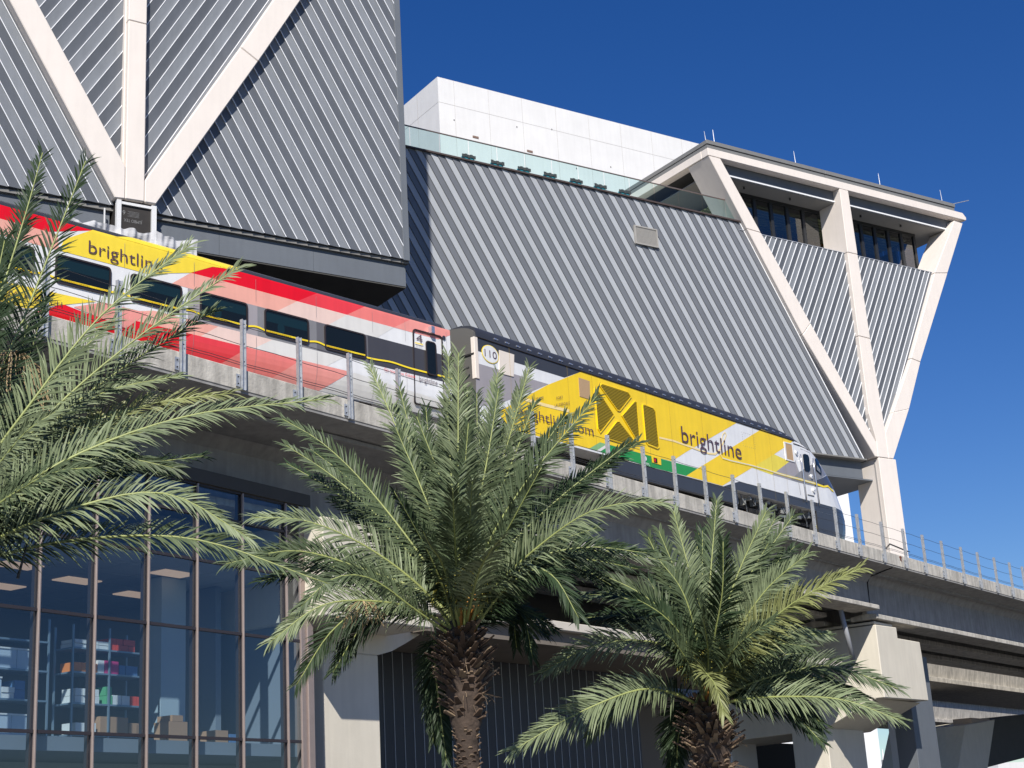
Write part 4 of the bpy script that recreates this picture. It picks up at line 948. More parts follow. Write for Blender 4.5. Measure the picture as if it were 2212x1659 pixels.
# roof band
m = MB(); m.prism([loco.M(0, 16.1), loco.M(16.5, 16.1), loco.M(16.5, 16.1)+loco.n*.7, loco.M(0, 16.1)+loco.n*.7], (0, 0, .03)); m.build('roof_cap', P_ROOF, lc)
m = MB()
pp = [loco.M(s_, 15.605, .02) for s_ in (0, 20.3)]; m.tube([pp[0], loco.M(10, 15.605, .02), pp[1]], .02, 4); m.build('gutter', P_FRM, lc)
m = MB()
for k in range(34): 
    a = .9+k*.57
    m.prism([loco.M(a, 15.72, .02), loco.M(a+.12, 15.72, .02), loco.M(a+.12, 15.77, .02), loco.M(a, 15.77, .02)], loco.n*.04); m.prism([loco.M(a+.16, 15.72, .02), loco.M(a+.2, 15.72, .02), loco.M(a+.2, 15.76, .02), loco.M(a+.16, 15.76, .02)], loco.n*.04)
stuff(m.build('roof_clips', P_CHR, lc))
# rear: dark band, white band, grey, yellow
LL(fC, [(1310, 350), (2459, 728), (2274, 793), (1310, 497)], P_SLATE)
LL(fC, [(1310, 632), (2100, 865), (1890, 955), (1500, 1100), (1310, 1100)], P_LIL)
LL(fA, [(800, 175), (2490, 733), (1935, 1053), (1785, 1150), (1500, 1080), (1300, 1022), (1000, 945), (880, 1015), (45, 810), (-120, 620), (430, 320)], P_YEL)
LL(fB, [(820, 250), (1172, 375), (1067, 452), (962, 522), (722, 668), (400, 865), (5, 757), (130, 677)], P_YEL)
LL(fA, [(1000, 945), (1500, 1080), (2065, 1230), (1940, 1310), (1480, 1195), (1270, 1130), (880, 1015)], P_GRN)
LL(fA, [(1000, 945), (1075, 965), (960, 1037), (880, 1015)], P_LGRN, 2)
LL(fA, [(1075, 965), (1110, 975), (1000, 1048), (960, 1037)], P_OFF, 2)
LL(fB, [(962, 522), (1130, 600), (940, 745), (722, 668)], P_YEL2)
LL(fB, [(1130, 600), (1190, 585), (1235, 715), (1140, 803), (940, 745)], P_LIL)
LL(fB, [(1235, 715), (1370, 635), (1425, 800), (1400, 870), (1240, 832), (1140, 803)], P_G1)
LL(fB, [(1370, 635), (1515, 690), (1530, 720), (1425, 805)], P_G1)
LL(fB, [(1425, 805), (1530, 712), (1655, 960), (1400, 872)], P_G3, 2)
livery_poly(loco, lc, [(14.3, 12.795), (26, 12.795), (26, 13.16), (15.5, 13.16), (14.33, 12.81)], P_SLATE, 1)
# skirt hanging below body between bogies
cbx(loco, 6.4, 15.3, .0, .12, 12.2, 12.785).build('fuel_tank_skirt', P_SLATE, lc, bevel=.03)
cbx(loco, .3, 22.0, .75, 2.6, 11.6, 12.78).build('underframe', P_UND, lc)
bogie(loco, 18.4, lc, 11.95, 3.4); bogie(loco, 3.6, lc, 11.95, 3.4)
rb = random.Random(21)
for k in range(16):
    a = 15.7+k*.36+rb.uniform(-.08, .08); h_ = rb.uniform(.1, .4); zt = rb.uniform(12.45, 12.78); pale = rb.random() < .4
    cbx(loco, a, a+rb.uniform(.06, .26), rb.uniform(.12, .3), .42, zt-h_, zt).build('equipment_box', MATS['bogie_grey'] if not pale else mat('underframe_grey', (.3, .3, .28), .6), lc)
for k in range(7):
    a = 15.8+k*.8; m = MB(); m.tube([loco.M(a, 12.75)+loco.n*.2, loco.M(a+.15, 12.4)+loco.n*.12, loco.M(a+.4, 12.3)+loco.n*.2, loco.M(a+.5, 12.1)+loco.n*.25], .022, 5); m.build('air_hose', P_UND if k % 2 else MATS['bogie_grey'], lc)
m = MB(); m.bar(loco.M(21.5, 11.9)+loco.n*.1, loco.M(21.75, 12.5)+loco.n*.1, .05); m.build('brake_hose', P_GOLD, lc)
# gold / pale line
gp = [loco.sz(fA(*q)) for q in ((190, 480), (400, 540), (660, 605))]
gp2 = [loco.sz(fA(*q)) for q in ((1650, 895), (1800, 930), (2000, 1000))]+[loco.sz(fB(*q)) for q in ((150, 480), (250, 515), (320, 520), (370, 470), (420, 370), (440, 310), (425, 282), (400, 310), (375, 440), (370, 520), (400, 565), (480, 590), (700, 640), (860, 685), (1050, 745), (1240, 795), (1400, 840), (1500, 875), (1545, 868), (1580, 905), (1605, 925), (1618, 895))]
def ribbon2(car, parent, pts, wd_, mt, layer, name='gold_line'):
    mb = MB()
    for k in range(len(pts)-1):
        a = Vector(pts[k]); b = Vector(pts[k+1]); d = (b-a); 
        if d.length < 1e-6: continue
        nseg = max(1, int(d.length/.4)); nn = Vector((-d.y, d.x)).normalized()*wd_/2; d2 = d.normalized()*wd_*.3
        for q in range(nseg):
            p = a+d*q/nseg-(d2 if q == 0 else d*0); r = a+d*(q+1)/nseg+(d2 if q == nseg-1 else d*0)
            mb.face([car.M(x.x, x.y, .004*layer+.0008*(k % 3)) for x in (p-nn, r-nn, r+nn, p+nn)])
    return mb.build(name, mt, parent, norm=False)
ribbon2(loco, lc, gp, .11, P_PALE, 3, 'pale_line'); ribbon2(loco, lc, gp2[:8], .07, P_PALE, 3, 'pale_line'); ribbon2(loco, lc, gp2[7:14], .045, P_PALE, 3, 'pale_line'); ribbon2(loco, lc, gp2[13:], .085, P_GOLD, 4)
ribbon2(loco, lc, gp2[13:20], .035, P_OFF, 5, 'pale_line')
m = MB()
for s_ in (1.6, 4.7, 6.1, 9.4, 10.9, 13.1, 16.9, 18.2, 19.3):
    m.face([loco.M(s_, 12.82, .034), loco.M(s_+.009, 12.82, .034), loco.M(s_+.009, 15.58, .034), loco.M(s_, 15.58, .034)])
m.build('panel_seams', mat('seam_ochre', (.40, .27, .04), .6), lc, norm=False)
# grilles
def grille(pts, nm='radiator_grille'):
    poly = [loco.sz(fA(*q)) for q in pts]
    gpan = panel(loco, poly, .012, .01, P_MESH, nm, lc)
    xs_ = [p[0] for p in poly]; zs_ = [p[1] for p in poly]; m = MB(); z_ = min(zs_)+.03
    while z_ < max(zs_):
        q = clip(clip(poly, 0, -1, -z_), 0, 1, z_+.022)
        if len(q) >= 3 and area(q) > .002: m.prism([loco.M(a, b, .03) for a, b in q], loco.n*.015)
        z_ += .055
    stuff(m.build('grille_slats', mat('slat_gold', (.42, .30, .02), .6), gpan))
    m = MB(); cx_ = sum(xs_)/len(xs_); cz_ = sum(zs_)/len(zs_)
    outer = [(cx_+(a-cx_)*1.06, cz_+(b-cz_)*1.06) for a, b in poly]
    m2 = ring(loco, outer, poly, .04, .035, P_YEL, 'frame', gpan)
grille([(1020, 315), (1300, 405), (1330, 450), (1212, 600), (1185, 595), (1000, 335)])
grille([(942, 372), (965, 370), (1145, 650), (1000, 835), (975, 790)])
grille([(1240, 660), (1375, 505), (1395, 515), (1427, 930), (1410, 945)])
grille([(1060, 880), (1180, 725), (1205, 725), (1380, 950), (1360, 990), (1075, 905)])
grille([(1463, 548), (1480, 540), (1575, 580), (1600, 620), (1637, 990), (1620, 1005), (1520, 965), (1497, 930)], 'side_grille')
po = [loco.sz(fA(*q)) for q in ((765, 240), (885, 280), (892, 480), (778, 445))]
tp = panel(loco, po, .02, .015, P_TAN, 'filter_panel', lc)
po = [loco.sz(fB(*q)) for q in ((1062, 385), (1160, 410), (1185, 612), (1087, 585))]; pi_ = [loco.sz(fB(*q)) for q in ((1078, 400), (1150, 420), (1172, 597), (1098, 575))]
tp = panel(loco, pi_, .02, .015, P_TAN, 'filter_panel', lc); ring(loco, po, pi_, .03, .03, P_WHITE, 'frame', tp)
po = [loco.sz(fC(*q)) for q in ((1560, 495), (1720, 545), (1715, 785), (1560, 745))]
tp = panel(loco, po, .03, .025, mat('cream_hatch', (.76, .68, .60), .5), 'hatch_panel', lc)
# hatch outline with rivets
hp = [loco.sz(fB(*q)) for q in ((610, 280), (740, 318), (757, 463), (625, 428))]
m = MB()
for a, b in zip(hp, hp[1:]+hp[:1]):
    nn = 6
    for k in range(nn):
        t = k/nn; x = a[0]+(b[0]-a[0])*t; z_ = a[1]+(b[1]-a[1])*t; m.disc(loco.M(x, z_, .012), loco.n, .012, .01, 5)
stuff(m.build('rivets', PGREY, lc))
# number disc
d0 = loco.sz(fC(1463, 540)); 
panel(loco, [(d0[0]+.42*math.cos(R_(a)), d0[1]+.30*math.sin(R_(a))) for a in range(0, 360, 15)], .02, .012, P_GOLD, 'number_disc', lc)
panel(loco, [(d0[0]+.39*math.cos(R_(a)), d0[1]+.28*math.sin(R_(a))) for a in range(0, 360, 15)], .024, .012, P_WHITE, 'number_disc', lc)
lf = lambda s_, z_: loco.M(s_, z_, .035)
place_text('110', lf, d0[0]-.3, d0[0]+.3, d0[1]-.12, .25, P_PUR, lc)
b0 = loco.sz(fA(1890, 945)); b1 = loco.sz(fB(605, 575)); 
place_text('brightline', lf, b0[0], b1[0], b0[1]+.01, .66, P_PUR, lc)
m0 = loco.sz(fA(95, 640)); m1 = loco.sz(fA(925, 865)); 
place_text('brightline.com', lf, m0[0], m1[0], m0[1]-.02, .36, P_PUR, lc)
m0 = loco.sz(fA(295, 490)); m1 = loco.sz(fA(370, 465))
place_text('MIAMI', lf, m0[0], m0[0]+.42, m0[1], .1, P_PUR, lc, slant=.3)
m0 = loco.sz(fA(515, 480)); place_text('FORT', lf, m0[0]+.03, m0[0]+.4, m0[1], .1, P_PUR, lc, slant=.3)
m0 = loco.sz(fA(500, 545)); place_text('LAUDERDALE', lf, m0[0], m0[0]+.85, m0[1]-.05, .1, P_PUR, lc, slant=.3)
m0 = loco.sz(fA(268, 498)); panel(loco, [(m0[0]+.055*math.cos(R_(a)), m0[1]+.055*math.sin(R_(a))) for a in range(0, 360, 30)], .024, .01, P_COR, 'route_dot', lc)
m0 = loco.sz(fA(1495, 1180)); place_text('FPL', lf, m0[0], m0[0]+.25, m0[1]-.05, .1, P_WHITE, lc)
m0 = loco.sz(fA(1490, 1120)); panel(loco, [(m0[0]+.1*math.cos(R_(a)), m0[1]+.09*math.sin(R_(a))) for a in range(0, 360, 30)], .02, .008, P_WHITE, 'emblem_disc', lc)
po = [loco.sz(fA(*q)) for q in ((1560, 1090), (1660, 1115), (1665, 1195), (1570, 1165))]
fl = panel(loco, po, .02, .012, P_YEL, 'fuel_filler', lc); 
m0 = loco.sz(fA(1600, 1145)); panel(loco, [(m0[0]-.1, m0[1]-.08), (m0[0]+.12, m0[1]-.08), (m0[0]+.12, m0[1]+.1), (m0[0]-.1, m0[1]+.1)], .03, .01, P_UND, 'filler_recess', lc)
panel(loco, [(m0[0]-.08, m0[1]-.05), (m0[0]-.0, m0[1]-.05), (m0[0]-.0, m0[1]+.06), (m0[0]-.08, m0[1]+.06)], .04, .01, P_RED, 'filler_cap', lc)
# cab door, windows, handrails
def poly_B(*q): return [loco.sz(fB(*a)) for a in q]
def surf_panel(poly, out, mt, nm, parent): 
    return livery_poly(loco, parent, poly, mt, out, nm)
dpo = poly_B((1185, 480), (1225, 470), (1385, 520), (1430, 985), (1300, 960), (1250, 950))
cab = surf_panel(poly_B((1268, 525), (1290, 518), (1325, 530), (1338, 560), (1350, 690), (1335, 712), (1300, 705), (1285, 680)), 8, P_GLS, 'cab_window', lc)
cab2 = surf_panel(poly_B((1397, 570), (1412, 565), (1435, 595), (1470, 690), (1472, 752), (1410, 695)), 8, P_GLS, 'cab_window', lc)
surf_panel(poly_B((1418, 640), (1455, 690), (1460, 728), (1420, 690)), 9, mat('cab_grey', (.2, .21, .22), .4), 'sun_blind', lc)
def path_tube(q, r, mt, nm, out): 
    m = MB(); m.tube([loco.M(*loco.sz(fB(*a)), out) for a in q], r, 5); m.build(nm, mt, lc, smooth=True)
path_tube([(1232, 525), (1250, 640), (1275, 830), (1303, 1045)], .03, P_CHR, 'handrail', .07)
path_tube([(1368, 570), (1385, 700), (1410, 860), (1442, 1080)], .03, P_CHR, 'handrail', .07)
path_tube([(1170, 405), (1230, 425), (1330, 475), (1420, 545), (1475, 640)], .02, P_FRM, 'cab_gutter', .01)
path_tube([(1245, 460), (1345, 505), (1362, 640)], .006, PGREY, 'door_seam', .01)
path_tube([(1195, 590), (1220, 780), (1250, 965)], .006, PGREY, 'door_seam', .01)
path_tube([(1325, 960), (1395, 978)], .016, PGREY, 'step_lip', .02)
for q in ((1198, 505), (1362, 765), (1388, 915)):
    s_, z_ = loco.sz(fB(*q)); m = MB(); m.disc(loco.M(s_, z_, .06), loco.n, .1, .05, 12); m.build('headlamp_disc' if 0 else 'door_latch', P_WHITE, lc)
    m = MB(); m.disc(loco.M(s_, z_, .09), loco.n, .04, .03, 8); m.build('latch_knob', P_CHR, lc)
s_, z_ = loco.sz(fB(1498, 855)); m = MB(); m.disc(loco.M(s_, z_, .03), loco.n, .035, .03, 10); m.build('tow_eye', P_UND, lc)
# grey gangway end of the locomotive rear
m = MB(); pts = []
for k in range(19):
    a = math.pi*k/18; pts.append(loco.p0+loco.u*(-.12)+loco.n*(1.5-1.5*math.cos(a))+Vector((0, 0, 15.58+.50*math.sin(a)**.6)))
m.prism([loco.p0+loco.u*(-.12)+loco.n*0+Vector((0, 0, 12.2))]+pts+[loco.p0+loco.u*(-.12)+loco.n*3+Vector((0, 0, 12.2))], loco.u*.11); m.build('rear_wall', mat('rear_warm_grey', (.115, .11, .10), .5), lc)
cbx(loco, -.16, -.125, 0, 3, 15.0, 15.05).build('rear_rib', P_UND, lc)
m = MB(); m.tube([loco.p0+loco.u*(-.3)+loco.n*.1+Vector((0, 0, 14.55)), loco.p0+loco.u*(-.5)+loco.n*.9+Vector((0, 0, 14.35)), loco.p0+loco.u*(-.15)+loco.n*1.6+Vector((0, 0, 14.4))], .035, 6); m.build('jumper_cable', P_UND, lc, smooth=True)
cbx(loco, -.14, .03, -.04, .12, 14.2, 15.58).build('corner_post', mat('cream_hatch', (.76, .68, .60), .5), lc, bevel=.01)
m = MB(); m.tube([loco.M(-1.2, 12.2)+loco.n*1.5, loco.M(0, 12.2)+loco.n*1.5], .15, 8); m.build('coupler', P_UND, lc)

# ================================================================== PALMS
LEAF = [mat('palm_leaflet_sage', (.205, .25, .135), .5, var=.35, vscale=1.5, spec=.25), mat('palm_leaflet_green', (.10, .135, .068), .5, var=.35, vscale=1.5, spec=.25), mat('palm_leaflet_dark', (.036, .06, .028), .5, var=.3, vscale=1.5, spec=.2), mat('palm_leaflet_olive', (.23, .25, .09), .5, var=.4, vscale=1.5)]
RACH = mat('palm_rachis', (.30, .34, .11), .5, var=.2, vscale=4); BOOT = mat('palm_boot', (.115, .075, .05), .9, var=.55, vscale=9, bump=.6, bscale=25); BOOT2 = mat('palm_boot_pale', (.27, .195, .125), .85, var=.5, vscale=9)
TRK = mat('palm_trunk_bark', (.085, .06, .045), .95, var=.5, vscale=8, bump=.8, bscale=18); INFL = mat('palm_flower_yellow', (.42, .36, .05), .6, var=.3, vscale=4); STUBO = mat('palm_stub_orange', (.55, .24, .05), .6, var=.4, vscale=5); STRAW = mat('dry_straw', (.45, .33, .18), .8)
TOCAM = Vector
def catmull(P, n=26):
    P = [P[0]*2-P[1]]+P+[P[-1]*2-P[-2]]; out = []
    segs = len(P)-3
    for i in range(segs):
        a, b, c_, d_ = P[i:i+4]
        for k in range(n):
            t = k/n; out.append(.5*((2*b)+(c_-a)*t+(2*a-5*b+4*c_-d_)*t*t+(3*b-a-3*c_+d_)*t**3))
    out.append(P[-2]); return out
def make_frond(parent, path, mt, ll=.42, n=58, seed=0, wl=.020, roll=0., name='frond', start=.16, keel=.5, rr=.022):
    rnd = random.Random(seed)
    pts = catmull(path, 14); cum = [0]
    for a, b in zip(pts[:-1], pts[1:]): cum.append(cum[-1]+(b-a).length)
    Lt = cum[-1]
    def at(t):
        x = t*Lt
        for i in range(len(cum)-1):
            if cum[i+1] >= x: f_ = (x-cum[i])/max(cum[i+1]-cum[i], 1e-6); return pts[i].lerp(pts[i+1], f_), (pts[i+1]-pts[i]).normalized()
        return pts[-1], (pts[-1]-pts[-2]).normalized()
    m = MB(); N = 18
    m.tube([at(k/N)[0] for k in range(N+1)], [rr*(1-.82*k/N)+.002 for k in range(N+1)], 5)
    fo = m.build(name, RACH, parent, smooth=True)
    m = MB(); upw = Vector((0, 0, 1))
    for i in range(n):
        t = start+(1-start)*(i+.5)/n
        for sd in (-1, 1):
            p, d = at(min(t+rnd.uniform(-.004, .004), 1))
            side = d.cross(Vector((-.35, -.85, .55)))
            if side.length < .25: side = d.cross(upw)
            side.normalize(); nr = side.cross(d).normalized()
            rl = roll; side2 = side*math.cos(rl)+nr*math.sin(rl); nr2 = nr*math.cos(rl)-side*math.sin(rl)
            tt = (t-start)/(1-start)
            ang = R_(60-34*tt+rnd.uniform(-7, 7)); lift = R_(26+rnd.choice((-16, 0, 18))*1.0+rnd.uniform(-9, 9))*keel*2
            lat = side2*sd*math.cos(lift)+nr2*math.sin(lift)
            dr = (d*math.cos(ang)+lat*math.sin(ang)).normalized()
            env = (.45+.55*math.sin(math.pi*min(1, .12+tt*.98)**.75)) if tt < .97 else .5
            l = ll*env*rnd.uniform(.86, 1.08)*(1.0 if tt < .85 else 1-.9*(tt-.85))
            if tt < .08 and rnd.random() < .6: l *= .35
            wv = dr.cross((nr2+lat*rnd.uniform(-1.3, 1.3)).normalized()).normalized()*wl*rnd.uniform(.8, 1.2)
            sag = Vector((0, 0, -1))*l*rnd.uniform(.08, .34)
            q1 = p+dr*l*.35; q2 = p+dr*l*.72+sag*.45; q3 = p+dr*l+sag
            b = len(m.v); m.v += [tuple(x) for x in (p-wv*.45, p+wv*.45, q1-wv, q1+wv, q2-wv*.75, q2+wv*.75, q3)]
            m.f += [(b, b+1, b+3, b+2), (b+2, b+3, b+5, b+4), (b+4, b+5, b+6)]; m.mi += [0]*3
    lf_ = m.build('leaflets', mt, fo, norm=False); stuff(lf_)
    return fo
def palm(base, name_label, fronds, dist_at, trunk, ll, seed, wl=.02, rr=.022, n=78):
    """fronds: (list of photo sight lines base->tip, distance offsets at each, material index, leaflet length factor)"""
    pm = empty('date_palm', (base.x, base.y, GZ), name_label, 'palm tree')
    hd = Vector((base.x, base.y, 0)).length
    rx = random.Random(seed); extra = []
    for (px, offs, mi_, lf_) in fronds:
        for rep_ in range(2):
            if not (offs[-1] > -.6 and rx.random() < ((.85, .55)[rep_] if seed != 3 else (.6, .25)[rep_])): continue
            jx, jy, jd, sc = rx.uniform(-55, 55), rx.uniform(-30, 50), rx.uniform(-.5, .9), rx.uniform(.72, .95)
            c0x, c0y = px[0]; q_ = []
            for i_, (a_, b_) in enumerate(px):
                t_ = (i_+.4)/len(px); q_.append((c0x+(a_-c0x)*sc+jx*t_, c0y+(b_-c0y)*sc+jy*t_))
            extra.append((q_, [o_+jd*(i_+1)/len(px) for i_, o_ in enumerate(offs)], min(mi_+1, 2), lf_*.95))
    for k, (px, offs, mi_, lf_) in enumerate(list(fronds)+extra):
        path = [base.copy()]
        for (q, o_) in zip(px, offs):
            r = wr(q); h = math.hypot(r.x, r.y); path.append(r*((hd+o_)/h))
        path[0] += Vector((random.uniform(-.06, .06), random.uniform(-.06, .06), random.uniform(-.15, .05)))
        make_frond(pm, path, LEAF[mi_], ll*lf_, n, seed*100+k, wl, name='frond', rr=rr, start=.2 if seed != 3 else .1, keel=.34)
    return pm
def boots(pm, base, z0, z1, r0, r1, rows, per_row, seed, l=.2, mts=(BOOT, BOOT2), name='leaf_boots', out=.6, w=.05):
    rnd = random.Random(seed)
    for mi_, mt in enumerate(mts):
        m = MB()
        for i in range(rows):
            t = (i+.5)/rows; z_ = z0+(z1-z0)*t; r = r0+(r1-r0)*t
            for j in range(per_row):
                if (rnd.random() < .3) != (mi_ == 1): continue
                a = 2*math.pi*(j+.5*(i % 2)+rnd.uniform(-.3, .3))/per_row
                e = Vector((math.cos(a), math.sin(a), 0)); c_ = Vector((base.x, base.y, z_+rnd.uniform(-.04, .04)))+e*r
                d = (e*out+Vector((0, 0, 1))*rnd.uniform(.5, 1.0)).normalized(); s_ = Vector((-e.y, e.x, 0))
                L_ = l*rnd.uniform(.45, 1.35); ww = w*rnd.uniform(.8, 1.2); th = ww*.45
                p0_ = c_-e*.03; p1_ = c_+d*L_; n_ = d.cross(s_).normalized()
                b = len(m.v)
                m.v += [tuple(x) for x in (p0_-s_*ww, p0_+s_*ww, p0_+s_*ww*.8+n_*th, p0_-s_*ww*.8+n_*th, p1_-s_*ww*.45, p1_+s_*ww*.4, p1_+s_*ww*.3+n_*th*.8, p1_-s_*ww*.35+n_*th*.8)]
                m.f += [(b, b+1, b+2, b+3), (b+4, b+7, b+6, b+5), (b, b+4, b+5, b+1), (b+1, b+5, b+6, b+2), (b+2, b+6, b+7, b+3), (b+3, b+7, b+4, b)]; m.mi += [0]*6
        stuff(m.build(name, mt, pm))
def fibres(pm, c_, n, l, mt, name, seed, spread=.4, down=True, r=.004):
    rnd = random.Random(seed); m = MB()
    for k in range(n):
        a = rnd.uniform(0, 6.28); e = Vector((math.cos(a), math.sin(a), 0)); L_ = l*rnd.uniform(.5, 1.2); p = c_+e*rnd.uniform(0, .08)
        pts = [p]
        for q in range(1, 6):
            t = q/5; pts.append(p+e*spread*t*rnd.uniform(.7, 1.3)+Vector((0, 0, (L_*.35*math.sin(t*2.2)-L_*t*1.0) if down else L_*t-.2*L_*t*t)))
        m.tube(pts, r, 3, cap=False)
    return stuff(m.build(name, mt, pm, norm=False))
def pal_pt(px, d):
    r = wr(px); return r*(d/math.hypot(r.x, r.y))
# ---- middle palm
B1 = pal_pt((998, 1372), 21.0)
mid = [
 ([(955, 1180), (880, 980), (798, 790)], [.1, .5, .9], 0, 1), ([(965, 1180), (905, 1000), (862, 835)], [.8, 1.5, 2.0], 1, .95), ([(985, 1180), (975, 980), (968, 768)], [.1, .2, .3], 0, 1.05),
 ([(995, 1200), (990, 1000), (990, 762)], [-.2, -.1, .2], 0, 1.1), ([(1015, 1180), (1050, 980), (1075, 805)], [.2, .4, .7], 0, 1), ([(1025, 1180), (1090, 980), (1143, 795)], [.3, .4, .5], 0, 1), ([(1040, 1210), (1130, 1050), (1290, 855)], [-.2, -.3, -.3], 1, 1.05),
 ([(1060, 1230), (1200, 1090), (1378, 955)], [.1, .3, .5], 1, 1), ([(1075, 1260), (1230, 1130), (1330, 1090), (1432, 1085)], [-.4, -.9, -1.1, -1.2], 0, 1.15), ([(1090, 1265), (1180, 1205), (1300, 1190), (1440, 1212)], [-.2, -.2, 0, .2], 1, 1),
 ([(1085, 1280), (1150, 1232), (1200, 1250), (1250, 1335)], [-.4, -.7, -.9, -1.0], 2, .95), ([(935, 1240), (800, 1060), (700, 960), (610, 905)], [.2, .4, .5, .6], 1, 1), ([(930, 1260), (830, 1130), (720, 1030), (618, 962)], [.4, .9, 1.2, 1.5], 1, 1),
 ([(920, 1280), (790, 1180), (660, 1125), (545, 1118)], [-.3, -.5, -.6, -.6], 0, 1.05), ([(930, 1290), (800, 1235), (640, 1190), (488, 1218)], [.2, .3, .2, 0], 1, 1), ([(910, 1320), (800, 1298), (690, 1310), (582, 1388)], [-.3, -.6, -.8, -.9], 0, .95),
 ([(930, 1330), (820, 1300), (720, 1360), (640, 1480)], [.1, .2, .3, .3], 2, .9), ([(960, 1370), (940, 1430), (950, 1530), (965, 1650)], [.5, .7, .7, .6], 2, .7), ([(1040, 1330), (1090, 1300), (1130, 1330), (1150, 1420)], [.4, .8, 1.0, 1.0], 2, .8),
 ([(985, 1210), (980, 1110), (978, 1060)], [-1.0, -1.9, -2.3], 1, 1), ([(1010, 1230), (1015, 1120), (1020, 1040)], [-.8, -1.5, -1.9], 0, 1), ([(945, 1240), (890, 1130), (850, 1060)], [-.7, -1.4, -1.8], 2, 1), ([(1050, 1240), (1110, 1120), (1170, 1010)], [-.6, -1.3, -1.8], 1, 1),
 ([(900, 1320), (800, 1250), (720, 1250), (650, 1310)], [-.8, -1.4, -1.6, -1.7], 1, .9), ([(970, 1200), (935, 1050), (920, 880)], [.7, 1.2, 1.5], 2, 1), ([(1010, 1200), (1030, 1040), (1030, 850)], [1.0, 1.6, 1.9], 2, 1), ([(1060, 1260), (1180, 1180), (1290, 1140)], [.9, 1.6, 2.0], 2, 1),
 ([(920, 1270), (800, 1140), (720, 1080)], [1.0, 1.8, 2.1], 2, 1), ([(1050, 1330), (1130, 1320), (1200, 1360)], [.7, 1.3, 1.6], 2, .8), ([(960, 1230), (930, 1180), (915, 1150)], [-1.1, -2.0, -2.4], 1, .9), ([(1030, 1250), (1060, 1190), (1085, 1160)], [-1.1, -2.0, -2.4], 0, .9),
 ([(1000, 1220), (960, 1060), (900, 900)], [0, .1, .2], 1, 1), ([(1020, 1230), (1100, 1070), (1220, 900)], [.5, .9, 1.2], 1, 1), ([(1040, 1290), (1130, 1240), (1240, 1225), (1330, 1270)], [.3, .6, .8, .8], 2, .9), ([(980, 1190), (950, 1120), (960, 940)], [.3, .6, .9], 2, 1), ([(960, 1280), (860, 1220), (760, 1220), (690, 1250)], [.4, .8, 1.0, 1.0], 2, .9)]
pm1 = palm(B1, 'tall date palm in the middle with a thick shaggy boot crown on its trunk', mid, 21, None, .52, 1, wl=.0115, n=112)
# ---- right palm
B2 = pal_pt((1528, 1530), 23.0)
rt = [
 ([(1470, 1420), (1400, 1385), (1280, 1395), (1172, 1452)], [-.3, -.5, -.6, -.6], 0, 1.0), ([(1460, 1500), (1380, 1490), (1250, 1540), (1105, 1622)], [-.5, -.9, -1.2, -1.4], 0, 1.05), ([(1470, 1500), (1400, 1495), (1330, 1525), (1272, 1590)], [.3, .6, .8, .9], 1, .9),
 ([(1500, 1440), (1440, 1340), (1360, 1290), (1262, 1285)], [.3, .6, .8, .9], 1, 1), ([(1500, 1420), (1440, 1330), (1380, 1280), (1298, 1240)], [-.2, -.4, -.5, -.5], 1, 1), ([(1510, 1400), (1475, 1280), (1420, 1205)], [-.2, -.3, -.3], 1, 1),
 ([(1515, 1380), (1490, 1240), (1455, 1105)], [.3, .5, .7], 0, 1), ([(1525, 1380), (1535, 1240), (1548, 1080)], [.6, .9, 1.2], 1, 1), ([(1540, 1400), (1560, 1280), (1562, 1170)], [-.6, -1.0, -1.2], 2, 1.05), ([(1545, 1400), (1590, 1250), (1655, 1105)], [.3, .4, .5], 0, 1),
 ([(1550, 1400), (1620, 1250), (1712, 1115)], [.5, .9, 1.2], 1, 1), ([(1560, 1420), (1650, 1280), (1745, 1195)], [-.1, -.2, -.3], 0, 1), ([(1570, 1430), (1690, 1320), (1770, 1270), (1858, 1228)], [-.5, -.8, -1.0, -1.1], 3, 1.05), ([(1570, 1450), (1650, 1400), (1700, 1370), (1778, 1370)], [-.2, -.4, -.5, -.5], 0, .85),
 ([(1590, 1490), (1690, 1455), (1800, 1440), (1940, 1488)], [0, .2, .3, .3], 1, .95), ([(1600, 1512), (1700, 1505), (1820, 1512), (1945, 1556)], [-.4, -.7, -.9, -1.0], 0, .95), ([(1590, 1510), (1660, 1500), (1720, 1525), (1775, 1575)], [.3, .6, .8, .8], 2, .85),
 ([(1500, 1520), (1470, 1540), (1452, 1590), (1448, 1655)], [.4, .6, .7, .7], 2, .8), ([(1535, 1470), (1525, 1455), (1545, 1480), (1565, 1545)], [-.9, -1.5, -1.9, -2.0], 3, .75), ([(1495, 1450), (1450, 1380), (1400, 1350)], [-.7, -1.3, -1.6], 1, 1), ([(1560, 1440), (1610, 1380), (1670, 1340)], [-.7, -1.2, -1.5], 1, .95),
 ([(1530, 1420), (1520, 1340), (1505, 1290)], [-1.0, -1.8, -2.1], 1, 1), ([(1545, 1430), (1600, 1330), (1630, 1250)], [.9, 1.5, 1.8], 2, 1), ([(1500, 1430), (1440, 1320), (1400, 1250)], [.9, 1.5, 1.8], 2, 1), ([(1520, 1400), (1500, 1260), (1510, 1150)], [1.1, 1.7, 2.0], 2, 1), ([(1590, 1480), (1680, 1420), (1750, 1410)], [.8, 1.4, 1.7], 2, .9),
 ([(1510, 1410), (1465, 1300), (1400, 1160)], [.2, .3, .5], 1, 1), ([(1560, 1420), (1600, 1330), (1690, 1200)], [.6, 1.0, 1.3], 2, 1)]
pm2 = palm(B2, 'date palm at right centre, lower than the middle one, crown under the locomotive', rt, 23, None, .54, 2, wl=.0125, n=112)
